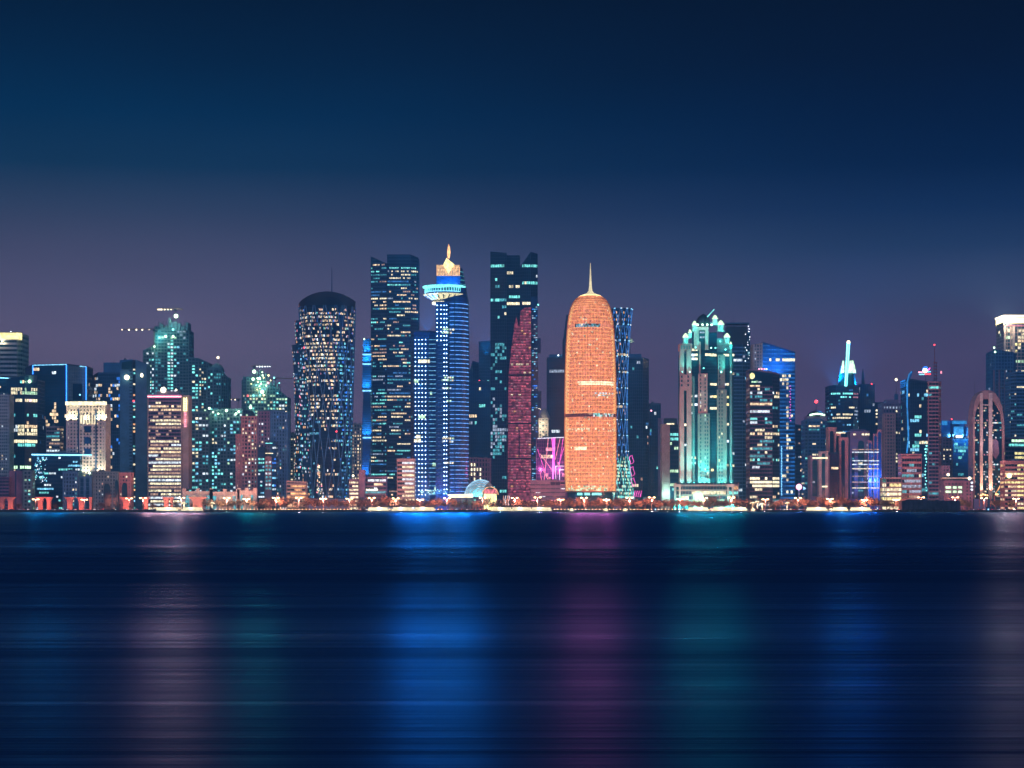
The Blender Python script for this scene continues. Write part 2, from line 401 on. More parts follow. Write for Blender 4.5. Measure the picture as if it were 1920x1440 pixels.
# ------------------------------------------------------------------ setting: water, land, seawall, road
SH = 1900.0
def water():
    m = bpy.data.materials.new('sea_water'); m.use_nodes = True; t = m.node_tree; b = t.nodes['Principled BSDF']
    b.inputs['Base Color'].default_value = (.001,.008,.035,1); b.inputs['IOR'].default_value = 1.33; b.inputs['Specular Tint'].default_value = (.42,.42,1,1)
    g = nd(t, 'ShaderNodeNewGeometry'); sp = nd(t, 'ShaderNodeSeparateXYZ'); t.links.new(g.outputs['Position'], sp.inputs[0])
    def wave(sx, sy, detail=2):
        mp = nd(t, 'ShaderNodeMapping'); mp.inputs['Scale'].default_value = (sx, sy, 1)
        n = nd(t, 'ShaderNodeTexNoise'); n.inputs['Scale'].default_value = 1; n.inputs['Detail'].default_value = detail
        t.links.new(g.outputs['Position'], mp.inputs[0]); t.links.new(mp.outputs[0], n.inputs['Vector']); return n
    def math_(op, a, bb):
        n = nd(t, 'ShaderNodeMath', operation=op)
        for i, v in enumerate((a, bb)):
            if isinstance(v, (int, float)): n.inputs[i].default_value = v
            else: t.links.new(v, n.inputs[i])
        return n.outputs[0]
    # ripples drawn out along the shore, several sizes
    h = None
    for sx, sy, amp in ((.05, 14, .11), (.02, 4.2, .11), (.008, 1.2, .08), (.003, .3, .055), (.0012, .075, .055), (.0005, .018, .05)):
        w = math_('MULTIPLY', math_('SUBTRACT', wave(sx, sy).outputs['Fac'], .5), amp); h = w if h is None else math_('ADD', h, w)
    lg = math_('LOGARITHM', math_('MAXIMUM', sp.outputs['Y'], 10), 10)
    rp = nd(t, 'ShaderNodeValToRGB'); t.links.new(math_('MULTIPLY', math_('SUBTRACT', lg, 1.0), 1/2.4), rp.inputs[0])
    set_ramp(rp, [((v-1.0)/2.4, (r_, r_, r_, 1)) for v, r_ in WROUGH])     # roughness by distance, a little smoother toward the shore
    pa = wave(.006, .09, 3).outputs['Fac']; pb = wave(.05, 1.6, 2).outputs['Fac']
    r = math_('MULTIPLY', rp.outputs[0], math_('ADD', .8, math_('MULTIPLY', pa, .4)))
    r = math_('ADD', r, math_('MULTIPLY', math_('SUBTRACT', pb, .4), .12))
    r = math_('MAXIMUM', r, .04)
    t.nodes.remove(b); ou = [n for n in t.nodes if n.type == 'OUTPUT_MATERIAL'][0]
    df = nd(t, 'ShaderNodeBsdfDiffuse'); df.inputs['Color'].default_value = (.002,.015,.04,1)
    gl = nd(t, 'ShaderNodeBsdfGlossy'); gl.inputs['Color'].default_value = WTINT
    fr = nd(t, 'ShaderNodeFresnel'); fr.inputs['IOR'].default_value = 1.36
    mi = nd(t, 'ShaderNodeMixShader')
    # normal leaned toward the viewer, in bands that dim or brighten the reflections
    rs = nd(t, 'ShaderNodeValToRGB'); t.links.new(math_('MULTIPLY', math_('SUBTRACT', lg, 1.0), 1/2.4), rs.inputs[0])
    rs.color_ramp.interpolation = 'B_SPLINE'; set_ramp(rs, [((v-1.0)/2.4, (s_, s_, s_, 1)) for v, s_ in WSLOPE])
    cx = nd(t, 'ShaderNodeCombineXYZ'); t.links.new(math_('ADD', math_('MULTIPLY', rs.outputs[0], -1.0), h), cx.inputs['Y'])
    va = nd(t, 'ShaderNodeVectorMath', operation='ADD'); t.links.new(g.outputs['Normal'], va.inputs[0]); t.links.new(cx.outputs[0], va.inputs[1])
    vn = nd(t, 'ShaderNodeVectorMath', operation='NORMALIZE'); t.links.new(va.outputs[0], vn.inputs[0])
    t.links.new(vn.outputs[0], gl.inputs['Normal']); t.links.new(vn.outputs[0], fr.inputs['Normal']); t.links.new(r, gl.inputs['Roughness'])
    t.links.new(fr.outputs[0], mi.inputs[0]); t.links.new(df.outputs[0], mi.inputs[1]); t.links.new(gl.outputs[0], mi.inputs[2]); t.links.new(mi.outputs[0], ou.inputs['Surface'])
    MATS['sea_water'] = m
STREAK_PW = 270000; WB = 1.0; WTINT = (.21,.54,.92,1)  # power of the added spots that colour the water
WSLOPE = [(1.4,.034),(1.48,.03),(1.56,.02),(1.61,.012),(1.66,.014),(1.73,.036),(1.80,.016),(1.84,.018),(1.90,.045),(2.0,.07),(2.1,.085),(2.28,.08),(2.34,.045),(2.40,.08),(2.62,.08),(2.78,.08),(2.95,.08),(3.28,.075)]
WROUGH = [(1.4,.32),(1.75,.3),(2.0,.3),(2.3,.24),(2.85,.22),(3.28,.22)]
water()
def sheet(name, x0, x1, y0, y1, z, m, nx=1, ny=1):
    b = MB(); b.add([(x0,y0,z),(x1,y0,z),(x1,y1,z),(x0,y1,z)], [(0,1,2,3)], m); o = b.build(name); o['kind'] = 'structure'; return o
sheet('water', -2500, 2500, -300, SH+2, 0, 'sea_water')
sheet('ground', -2500, 2500, SH+1, 4500, GZ-.02, 'land_soil')
b = MB(); rng = random.Random(4)
b.box(-1500, 1500, SH, SH+2.5, -2, GZ+.35, 'seawall_stone'); o = b.build('seawall'); o['kind'] = 'structure'
b = MB()
for i in range(1100):          # boulders along the foot of the wall
    x = -640+i*1.17+rng.uniform(-.4,.4); r = rng.uniform(.5,1.1); z = rng.uniform(-.3,.5); y = SH-rng.uniform(.2,2)
    b.lathe(x, y, [(r*.3,z-r*.6),(r,z-r*.1),(r*.8,z+r*.4),(r*.2,z+r*.6)], 'seawall_stone', 5)
o = b.build('boulders'); o['kind'] = 'stuff'; tag(o, 'dark rock boulders heaped along the foot of the seawall', 'rocks')
sheet('promenade', -1500, 1500, SH+2.5, SH+14, GZ+.15, 'paving')
b = MB(); b.box(-1500, 1500, SH+13.9, SH+14.2, GZ, GZ+.28, 'paving'); o = b.build('kerb'); o['kind'] = 'structure'
sheet('road', -1500, 1500, SH+14.2, SH+32, GZ+.01, 'asphalt')
mat('road_paint', (.75,.75,.72), .6)
b = MB()
for i in range(150):
    x = -600+i*8
    for yy in (SH+18.5, SH+27.5): b.add([(x,yy,GZ+.014),(x+3.5,yy,GZ+.014),(x+3.5,yy+.15,GZ+.014),(x,yy+.15,GZ+.014)], [(0,1,2,3)], 'road_paint')
o = b.build('road_marking'); o['kind'] = 'structure'
b = MB(); b.box(-1500, 1500, SH+22.4, SH+23.4, GZ, GZ+.4, 'paving'); o = b.build('road_median'); o['kind'] = 'structure'

# ------------------------------------------------------------------ the skyline, left to right
# far left
r = T('office_tower', 'tower at far left with glowing cream crown band and wide dark window slots', 2330, [(-45,0),(32,0),(38,9)], [626,624,626], 30, 'bands', 1, wall='white_stone', fl=5.2, p=0, span=2.6,
      rects=[(0,683,30,690,'teal',.7)], sides={2: dict(p=0)})
add_box(r, 'crown_band', -46, 38.6, 624, 636, 2330, 'bright_yellow', 8, -.8)
add_box(r, 'cornice', -46, 39, 622.5, 624, 2330, 'stone', 9, -1.1)
lampball(r, 20, 622, 2330, .8, 'white', 1); lampball(r, 5, 640, 2330, 1, 'cream', -1.5, pw=5000)
mast(r, 30, 613, 623, 2330, .3)
r = T('apartment_block', 'narrow pale slab at left edge with rows of small windows', 2080, [(-20,0),(17.5,0)], [741,742], 18, 'punched', 2, wall='white_stone', bay=2, fl=3.4, pier=1, span=1.7, p=.03, cap=30)
r = T('office_tower', 'dark glass block behind the left slab, blue neon line on its roof', 2200, [(-40,0),(34,5)], [706,711], 30, 'office', 3, p=.06, rects=[(0,725,30,760,['warm','white'],.25)])
strip(r, -40, 706, 34, 710.5, 2200, .8, 'lamp_cyan', -1.2); lampball(r, 26, 714, 2200, 1.1, 'green', pw=1500)
r = T('office_tower', 'dark glass tower with slanting left edge and bright office floors near the left', 2110, [(12,0),(46,0),(66,10)], [712,706,712], 32, 'office', 4, p=.05, span=.6,
      rects=[(20,726,40,737,'cream',.8),(40,726,66,737,['cream','green'],.9),(20,747,50,753,'cream',.85),(52,775,66,783,'teal',.6),(12,797,32,812,['cream','white'],.8),(32,806,70,814,'cream',.9),
             (32,822,70,830,'bright_cream',.95),(32,832,70,836,'teal',.9),(15,870,58,878,'bright_green',.9)])
b = MB(); b.lathe(X(55.5,2110), 2118, [(1.5,Z(719,2110)),(5,Z(716,2110)),(6,Z(703,2110)),(5.4,Z(703,2110))], 'teal_concrete', 16); b.build('roof_bowl', r)
lampball(r, 55, 715, 2110, 1.8, 'green', 1, pw=3000)
lampball(r, 57.5, 751, 2110, 1.3, 'pink', -1.5)
r = T('office_tower', 'dark glass box tower outlined in blue neon, pale ribbed side wall', 2260, [(42,14),(62,0),(125,0),(158,16)], [690,685,684,687], 30, 'office', 5, p=.035, span=.5, pier=.2, wall='dark_metal', clump=.3,
      cols='warm dimwarm white'.split(), rects=[(62,690,74,694,'warm',.9),(92,755,104,785,'warm',.45)],
      sides={2: dict(wall='stone', p=.0, bay=2.2, pier=1.4, span=1.2, proud=.4)})
for a in ((62,685,125,683.5),(125,683.5,158,686.5),(62,685,62,702),(125,684,125,755),(158,687,158,750)): strip(r, *a, 2260, .8, 'lamp_blue' if a[0] == a[2] else 'bright_cyan', -1.4 if a[2] < 130 else 10)
add_box(r, 'recess', 135, 152, 719, 760, 2260, 'glass_black', 3, 4); lampball(r, 149, 740, 2260, .9, 'cyan', 2)
r = T('apartment_block', 'slim block of pink horizontal balcony bands near the left', 2070, [(87,0),(112,0)], 801, 16, 'bands', 6, p=.35, bay=2.5, wall='stone', rects=[(87,870,112,920,['cream','warm','white'],.6)], cap=60)
r = T('hotel', 'cream floodlit hotel with gold cornice and punched windows', 2040, [(124.5,0),(198,0)], 759, 24, 'punched', 7, wall='white_stone', bay=3.2, fl=3.5, pier=1.9, span=1.9, p=.12, cols=['cream','yellow','warm'], bot=895)
for x0, x1, yt, yb in ((123,200,753,759.5),(122,127,777,783),(196,201,777,783)): add_box(r, 'cornice', x0, x1, yt, yb, 2040, 'bright_cream' if yt < 760 and x1 > 199 and x0 == 123 else 'white_stone', 2, -1.5)
add_box(r, 'penthouse', 134, 186, 750, 753.5, 2040, 'dark_panel', 12, 4)
add_box(r, 'entrance_recess', 146, 148.5, 768, 886, 2040, 'glass_blue', .6, -.7); add_box(r, 'entrance_recess', 179, 181.5, 768, 886, 2040, 'glass_blue', .6, -.7)
for k in range(3): add_box(r, 'recess', 158, 171, 799+k*21, 811+k*21, 2040, 'glass_blue', .6, -.75)
for k in range(6): add_box(r, 'column', 151.5+k*5.2, 153.2+k*5.2, 779, 795, 2040, 'bright_cream', .8, -1.4)
for x in (127, 140, 162, 184, 196): spot(r, (X(x,2040),2036,Z(792,2040)), (X(x,2040),2039.8,Z(760,2040)), (1,.8,.45), 26000, 100)
for x in (135, 162, 190): spot(r, (X(x,2040),2034,Z(895,2040)), (X(x,2040),2039.8,Z(850,2040)), (1,.75,.5), 45000, 90)
r = T('podium_building', 'podium under the cream hotel with cyan neon roof edge and sparkling screen', 2030, [(60,0),(150,0)], 852, 12, 'office', 8, p=.12, cols='cyan teal white'.split(), bot=None, wall='dark_panel', rects=[(60,885,87,905,'teal',.3)])
strip(r, 60, 852.5, 172, 853.5, 2030, 1.1, 'lamp_cyan', -1)
rng = random.Random(9); b = MB()
for i in range(70): b.ball(X(rng.uniform(66,88),2030), 2029, Z(rng.uniform(857,888) if i < 45 else rng.uniform(890,905),2030), rng.uniform(.25,.6), rng.choice(['bright_cyan','bright_teal','bright_white']), 6)
b.build('light_display', r, kind='stuff')
for x in (168,185,196): lampball(r, x, 886+rng.uniform(-5,2), 2030, 1.2, 'green', -1, pw=2500)
r = T('office_tower', 'dark blue glass tower with top box, behind and right of the cream hotel', 2300, [(169,14),(184,0),(226,0)], [705,700,700], 30, 'office', 10, p=.12, clump=.3, cols='warm white blue'.split(), wall='mid_panel', glass='glass', span=.7)
add_box(r, 'penthouse', 192, 230, 679, 700, 2300, 'blue_concrete', 20, 6); mast(r, 212, 672, 680, 2300, .3)
r = T('concrete_tower', 'pale blue twin slab tower with round clock lights under a wedge top', 2150, [(225,0),(248,0)], [677,676], 22, 'punched', 11, wall='blue_concrete', bay=3.6, fl=3.5, pier=3.2, span=2.2, p=0, pstep=2, sides={0: dict(pier=10, bay=12)})
T('x', '', 2150, [(248,3),(254,3)], [684,684], 18, 'office', 12, p=.5, clump=.3, bay=3, cols=['cream','amber','teal','cyan'], root=r)
T('x', '', 2150, [(254,0),(272.5,6)], [676,684], 22, 'punched', 13, wall='blue_concrete', bay=5, pier=4, span=2.6, p=0, root=r)
b = MB(); b.prism([(X(229,2150),2148),(X(248,2150),2148),(X(248,2150),2172),(X(229,2150),2172)], Z(692,2150), [Z(680,2150),Z(676,2150),Z(676,2150),Z(680,2150)], 'glass_teal'); b.build('roof_wedge', r)
for x, rr in ((239,2.6),(267,2.2)):
    b = MB(); Zc = Z(708 if x == 239 else 704,2150)
    n = 20; b.outline([(X(x,2150)+rr*(1 if x == 239 else .6)*math.cos(2*PI*k/n), Zc+rr*math.sin(2*PI*k/n)) for k in range(n)], 2145.5, 2147.6, 'lamp_cream'); b.build('clock_light', r)
lampball(r, 251, 752, 2150, 1.1, 'red', -1)
for x_, y_ in ((120,740),(160,760)): water_streak_spot(r, x_, y_, 2150, (0,.5,.9), STREAK_PW*.25, -140)
# low buildings bottom left
r = T('low_block', 'low mauve block of horizontal bands at the left edge', 1990, [(-20,0),(17,0)], 896, 12, 'bands', 14, cat='building', wall='mauve_panel', p=0, fl=3.3)
r = T('low_block', 'low plain mauve block with vertical piers beside the left banded block', 1995, [(17,0),(40,4)], [884,885], 12, 'office', 15, cat='building', wall='mauve_panel', pier=3, bay=5, span=0, p=.02, glass='glass_blue')
r = T('low_block', 'low pale block with small round windows left of the sparkling screen', 1995, [(43,0),(60,0)], 884, 12, 'punched', 16, cat='building', wall='teal_concrete', p=.25, cols=['teal','green'])
r = T('low_block', 'short block with dark piers and three mauve bands under the hotel podium', 1998, [(118,0),(146,0)], 886, 12, 'bands', 17, cat='building', wall='blue_concrete', p=.05, pier=1.4)
r = T('low_block', 'dim blue low block between banded block and arched building', 2000, [(146,0),(172,0)], 895, 10, 'office', 18, cat='building', wall='blue_concrete', pier=2.5, bay=6, span=.4, p=.02)
def arched(name, label, x0, x1, yt, Y, arches, wall, seed, glass='glass_teal'):
    """low building whose front has tall pointed arch openings"""
    r = T(name, label, Y, [(x0,0),(x1,0)], yt, 12, 'punched', seed, cat='building', wall=wall, p=.1, bay=3, fl=3.5)
    for ax0, ax1, at in arches:
        b = MB(); w = (ax1-ax0)/2; c = (ax0+ax1)/2
        pts = [(X(ax0,Y),GZ+.2),(X(ax1,Y),GZ+.2)]+[(X(c+w*math.cos(t),Y), Z(at+10-10*math.sin(t)**.8,Y)) for t in [PI*k/8 for k in range(9)]]
        b.outline(pts, Y-1.2, Y-.5, glass); b.build('arch_opening', r)
        b = MB()
        for k in range(8):
            t0, t1 = PI*k/8, PI*(k+1)/8
            b.beam((X(c+(w+1)*math.cos(t0),Y),Y-1.3,Z(at+9.5-11*math.sin(t0)**.8,Y)), (X(c+(w+1)*math.cos(t1),Y),Y-1.3,Z(at+9.5-11*math.sin(t1)**.8,Y)), .6, wall)
        b.build('arch_frame', r)
    return r
arched('arched_building', 'pale teal low building with two tall pointed arches', 173, 222, 886, 2002, [(195,207,907),(216,222,900)], 'teal_concrete', 19)
arched('arched_building', 'pink low building with a narrow pointed arch beside the pale arched one', 223, 246, 888, 2004, [(229,239,905)], 'pink_stone', 20)

# left cluster under construction
def crane(label, mx_, ytop, ybot, tip, back, Y, lights=(), col='lamp_cream', tilt=0):
    """tower crane: lattice mast, jib to px `tip`, counter-jib to px `back`"""
    c = thing('tower_crane', label, 'crane', (X(mx_,Y),Y,Z(ybot,Y)))
    x = X(mx_,Y); zt = Z(ytop,Y); zb = Z(ybot,Y); b = MB(); w = .7
    for dx in (-w,w):
        for dy in (-w,w): b.beam((x+dx,Y+dy,zb),(x+dx,Y+dy,zt),.18,'crane_steel')
    z = zb; k = 0
    while z+2 < zt: b.beam((x-w if k%2 else x+w,Y-w,z),(x+w if k%2 else x-w,Y-w,z+2),.12,'crane_steel'); z += 2; k += 1
    b.build('mast', c)
    def jib(px_end, dz, name):
        b = MB(); x1 = X(px_end,Y); n = max(3,int(abs(x1-x)/3)); z1 = zt+dz
        b.beam((x,Y-.5,zt),(x1,Y-.5,z1),.5,'crane_steel'); b.beam((x,Y+.5,zt),(x1,Y+.5,z1),.5,'crane_steel'); b.beam((x,Y,zt+1.4),(x1,Y,z1+.5),.4,'crane_steel')
        for i in range(n):
            f0, f1 = i/n, (i+1)/n; p = lambda f, up: (x+(x1-x)*f, Y if up else Y-.5, zt+dz*f+(1.4-.9*f if up else 0))
            b.beam(p(f0,False), p(f1,True), .12, 'crane_steel'); b.beam(p(f1,True), p(f1,False), .12, 'crane_steel')
        b.build(name, c)
    jib(tip, tilt, 'jib'); jib(back, -tilt*.2, 'counter_jib')
    b = MB(); b.box(x-1.3,x+1.3,Y-1.3,Y+1.3,zt-2,zt+.2,'dark_metal'); b.build('cab', c)
    b = MB(); b.beam((x,Y,zt),(x,Y,zt+4),.4,'crane_steel',.15); b.build('apex', c)
    for i, (lx, rr) in enumerate(lights):
        f = (X(lx,Y)-x)/(X(tip,Y)-x); l = MB(); l.ball(X(lx,Y), Y-.9, zt+tilt*f-.3, rr, col); l.build('jib_lamp', c)
    return c
Yc = 2420
rt = T('unfinished_tower', 'tall unfinished teal tower with ragged top and columns of site lights', Yc, [(290,0),(353,6)], [612,618], 34, 'site', 30, p=.12, cols=['dimteal','dimteal','cyan'], roof=False,
      rects=[(292,628,330,634,'green',.5),(313,636,325,800,['bright_teal','teal','white'],.75),(325,640,330,700,['teal'],.35),(292,660,300,740,'dimteal',.5),(333,620,350,636,'dimwhite',.5)])
b = MB(); rng = random.Random(31); x = 291
while x < 352:
    w = rng.uniform(2,6); hgt = rng.uniform(2,14); 
    if 313 < x < 318: hgt = 22
    b.box(X(x,Yc), X(min(x+w,352.5),Yc), Yc+1, Yc+rng.uniform(8,25), Z(620,Yc), Z(614-hgt*.8,Yc), 'teal_concrete'); x += w+rng.uniform(0,2)
for x in (296,305,312,325,338,346): b.beam((X(x,Yc),Yc+2,Z(612,Yc)),(X(x+rng.uniform(-1,1),Yc),Yc+2,Z(602,Yc)),.4,'dark_metal')
b.build('core_walls', rt)
for x, y, rr, c in ((311,631,1.5,'green'),(325,631,1.5,'green'),(325,618,1.3,'teal'),(299,634,.7,'teal'),(290,650,1.3,'green')): lampball(rt, x, y, Yc, rr, c, -2, pw=6000)
T('x', '', Yc, [(267,6),(290,0)], [658,648], 28, 'site', 32, p=.12, rects=[(272,655,288,930,['bright_teal','teal','green','white'],.55)], root=rt, roof=True)
T('x', '', Yc, [(353,0),(372,2),(389,10)], [671,673,681], 28, 'site', 33, p=.16, rects=[(362,690,380,930,['bright_teal','teal','cream'],.4)], root=rt)
crane('tower crane on the tall unfinished tower, jib rising left with warm lamps', 329, 580, 612, 293, 343, Yc+12, [(297,.9),(300,.8),(303,1),(309,.9),(315,.8),(321,.7)], 'lamp_cream')
crane('lower crane left of the tall unfinished tower with four lamps on its long jib', 289, 618, 650, 228, 292, Yc-6, [(229,.7),(242,1),(256,.95),(267,.95),(280,.5)], 'lamp_cream')
b = thing('floodlight_mast', 'very bright green white floodlight on a mast above the tall unfinished tower', 'floodlight', (X(329,Yc),Yc+5,Z(612,Yc)))
mast(b, 329, 592, 612, Yc, .5); l = MB(); l.ball(X(329,Yc), Yc+4, Z(592,Yc), 2.6, 'lamp_green', 14); l.build('lamp_head', b); point(b, (X(329,Yc),Yc,Z(592,Yc)), (.8,1,.8), 20000, 1); water_streak_spot(b, 329, 594, Yc, (1,.2,.16), STREAK_PW*1.0, -2)
r = T('unfinished_tower', 'rounded unfinished tower with domed roof and mast, right of the tallest site', 2400, [(388,3),(400,0),(414,3),(424.5,10)], [692,690,695,708], 26, 'site', 34, p=.06,
      rects=[(388,700,400,930,['bright_teal','teal'],.3),(400,700,424,930,'dimteal',.35)])
b = MB(); b.lathe(X(404,2400), 2412, [(9.5,Z(697,2400)),(8,Z(689,2400)),(5,Z(683,2400)),(1.5,Z(680,2400))], 'teal_concrete', 18); b.build('dome', r, smooth=True)
mast(r, 406, 669, 682, 2400, .5, light=('cream',1.6), dy=12)
r = T('unfinished_block', 'wide unfinished block at mid left, grid of green and teal site lights', 2220, [(395,4),(425,0),(455,0),(468,6)], [770,768,768,771], 26, 'site', 35, p=.26, wall='grey_concrete',
      rects=[(392,792,400,930,['teal','cream'],.6),(396,840,412,920,['teal','cyan','bright_teal'],.55),(430,780,441,930,['cyan','teal','white'],.35)])
for x, y in ((393,766),(400,773),(410,776),(425,770),(448,772),(443,776)): lampball(r, x, y, 2220, rng.uniform(.9,1.6), 'green', -2, pw=1800)
T('x', '', 2215, [(353,0),(392,0)], [775,775], 20, 'site', 36, p=.3, wall='grey_concrete', rects=[(353,780,372,905,['teal','cream','cyan'],.5)], root=r)
r = T('unfinished_tower', 'unfinished tower with slanted roofline crowded with green white lamps', 2380, [(452,8),(462,0),(500,0),(538,8)], [712,706,712,744], 30, 'site', 37, p=.12, roof=False,
      rects=[(455,740,538,760,['green','cream','teal'],.5),(520,755,538,790,['cream','white'],.6),(470,755,520,785,['teal','green'],.4)])
rng = random.Random(38); b = MB()
for k in range(14):
    x = 455+k*5.2; yy = 708+max(0,(x-500))*.8; b.box(X(x,2380),X(x+rng.uniform(1,3),2380),2383,2392,Z(yy+8,2380),Z(yy-rng.uniform(2,16 if 470 < x < 500 else 4),2380),'teal_concrete')
b.build('core_walls', r)
for k in range(24):
    x = rng.choice((rng.uniform(468,502), rng.uniform(468,530))); y = rng.uniform(697,745)+max(0,x-500)*.5
    lampball(r, x, y, 2380, rng.uniform(.5,1.2), rng.choice(['green','teal','yellow']), -2, pw=2500 if k < 9 else 0)
for x_, y_ in ((462,700),(500,735)): water_streak_spot(r, x_, y_, 2380, (0,.75,.62), STREAK_PW*.36, -4)
for x, y, rr in ((477,697,2.2),(492,735,2.2),(475,711,1.8),(487,710,1.6),(470,764,1.8)): lampball(r, x, y, 2380, rr, 'green', -2, pw=5000)
lampball(r, 465, 742, 2380, 1, 'red', -1.5); lampball(r, 503, 718, 2380, 1.3, 'pink', -1.5)
crane('crane on the slanted unfinished tower with lamps along its short jib', 477, 687, 708, 508, 470, 2392, [(482,.7),(487,.8),(492,.8),(497,.7),(502,.7),(506,.6)], 'lamp_white')
crane('dim crane jib reaching right behind the slanted unfinished tower', 516, 710, 745, 548, 508, 2500, [])
crane('low crane between the two unfinished towers, three lamps on its jib', 447, 749, 772, 418, 452, 2480, [(424,.6),(433,.7),(441,.7)], 'lamp_cream')
# office with the red crown line
r = T('office_block', 'pale office block of brightly lit floors with red roof line', 2060, [(277,0),(341,0)], [741,741], 24, 'bands', 40, wall='mauve_panel', fl=3.6, span=1.4, p=.8, bay=2.6, clump=.85, rowv=.25, cols='cream cream warm dimwarm white'.split(), bot=None,
      rects=[(277,742,341,757,'dimwarm',.0),(292,753,303,757,'cream',1),(284,758,338,770,'warm',.75),(277,773,341,785,'dimwarm',.4),(277,785,290,800,'dimwarm',.1),(284,786,340,792,'cream',.9),(277,806,341,822,'dimwarm',.35)])
for x in (277, 339.3): add_box(r, 'corner_pier', x, x+1.8, 741, 935, 2060, 'stone', 1, -1)
add_box(r, 'side_slab', 341.2, 353.5, 741, 917, 2060, 'stone', 22, 0)
strip(r, 277, 743.6, 340, 743.6, 2060, 1.2, 'lamp_pink', -1.2)
b = MB(); rng = random.Random(41)
for k in range(13):          # tall sign on the side slab: yellow letters above, red below
    z = Z(746+k*4.3,2060); m = 'lamp_yellow' if k < 6 else 'bright_pink'; x = X(347.5,2060); w = 1.7 if k < 6 else 1.1
    b.box(x-w,x+w,2058.8,2059.9,z-1.7,z-1.0,m); b.box(x-w,x-w+.7,2058.8,2059.85,z-1.0,z,m); b.box(x+w-.8,x+w,2058.8,2059.8,z-1.0,z+.1,m)
b.build('vertical_sign', r)
spot(r, (X(347,2060),2052,Z(800,2060)), (X(347,2060),2060,Z(770,2060)), (1,.35,.25), 8000, 100)
add_box(r, 'penthouse', 292, 334, 733, 741, 2060, 'mauve_panel', 14, 4)
lampball(r, 306, 731, 2060, 3, 'cream', 1, pw=9000)
for x_, y_ in ((306,731),(365,745),(335,742),(278,742)): water_streak_spot(r, x_, y_, 2060, (1,.2,.16), STREAK_PW*.8, -5)
lampball(r, 330, 731, 2060, 1.1, 'cream', 1)
# pink block group
r = T('apartment_block', 'pink stepped apartment block with small windows, tall blue glass slot', 2090, [(442,0),(452,0)], [816,816], 18, 'punched', 42, wall='pink_stone', bay=3.4, fl=3.9, p=.3, cols='white cream dimteal warm'.split())
T('x', '', 2089, [(452,0),(483,0)], [782,782], 20, 'punched', 43, wall='pink_stone', bay=3.4, fl=3.9, p=.3, cols='white cream dimteal warm'.split(), root=r)
T('x', '', 2088, [(483,0),(507,0)], [773,773], 22, 'punched', 44, wall='mauve_panel', bay=3, fl=3.8, p=.12, cols='white cream dimteal'.split(), root=r, rects=[(480,850,492,925,['dimteal','teal'],.3)])
T('x', '', 2087, [(507,0),(538,6)], [770,774], 22, 'punched', 45, wall='blue_concrete', bay=3, fl=3.8, p=.14, cols='white dimblue dimteal warm'.split(), root=r)
b = MB(); Yp = 2080
b.outline([(X(496,Yp),GZ),(X(510,Yp),GZ),(X(510,Yp),Z(861,Yp))]+[(X(503+7*math.cos(t),Yp),Z(861-6*math.sin(t),Yp)) for t in [PI*k/8 for k in range(1,8)]]+[(X(496,Yp),Z(861,Yp))], Yp, Yp+6, 'pink_stone'); b.build('arched_bay', r)
for k in range(9): add_box(r, 'balcony', 496.5, 509.5, 835+k*7-2, 835+k*7, Yp, 'mauve_panel', 3, 6.5)
for x0, x1 in ((498,501.5),(504,508)):
    for k in range(8): add_box(r, 'bay_window', x0, x1, 865+k*7, 868.5+k*7, Yp, 'lit_'+('dimteal' if k % 3 else 'white'), .3, -.25)
T('x', '', 2078, [(484,0),(496,0)], [840,840], 8, 'office', 46, glass='glass_blue', p=.3, cols=['teal','cyan','white'], root=r)
T('x', '', 2078, [(510,0),(518,0)], [831,831], 8, 'office', 47, glass='glass_royal', p=.3, cols=['blue','cyan','white'], root=r)
strip(r, 498, 831, 511, 831, 2078, .7, 'bright_teal'); strip(r, 498, 850, 512, 850, 2078, .8, 'bright_cream')
add_box(r, 'gatehouse', 442, 480, 917, 932, 2060, 'pink_stone', 14)
r = T('apartment_block', 'dim distant block with cream windows between pink block and dark twisted tower', 2450, [(538,0),(562,0)], [812,815], 20, 'punched', 48, wall='stone', p=.5, cols=['cream','warm'])
r = T('low_block', 'low cream and red lit mall front left of the twisted tower', 2020, [(538,0),(573,0)], [903,905], 14, 'bands', 49, cat='building', wall='stone', p=.6, cols=['cream','amber','warm'], bay=4)
point(r, (X(546,2020),2012,6), (1,.5,.25), 9000, 1)
# low white gatehouses
def gatehouse(x0, x1, yt, yb, lab, m='white_stone'):
    Y = 1985; r = thing('pavilion', lab, 'pavilion', (X((x0+x1)/2,Y),Y+6,GZ))
    b = MB(); b.box(X(x0,Y),X(x1,Y),Y+.6,Y+12,GZ,Z(yt+6,Y),m); b.build('wall', r)
    b = MB(); n = max(2,int((x1-x0)/22)); 
    for k in range(n+1):
        x = x0+(x1-x0)*k/n; b.box(X(x-3,Y),X(x+3,Y),Y-.4,Y+4,GZ,Z(yt,Y),m)
    b.build('pillar', r)
    b = MB(); b.box(X(x0-1,Y),X(x1+1,Y),Y-.1,Y+12.5,Z(yt+9,Y),Z(yt+5,Y),m); b.build('roof', r)
    for k in range(n*2):
        x = x0+(x1-x0)*(k+.5)/(n*2); w = MB(); w.box(X(x-3.4,Y),X(x+3.4,Y),Y+.3,Y+.55,GZ+1,Z(yt+13,Y),'lit_dimwarm' if k % 3 else 'lit_dimteal'); w.build('window', r)
    return r
gatehouse(345, 396, 916, 936, 'pale low pavilion with square pillars, right of the lit office block')
gatehouse(396, 446, 917, 936, 'pale low pavilion with square pillars, brightest of the row'); gatehouse(448, 478, 915, 936, 'pale low pavilion at the foot of the pink block')

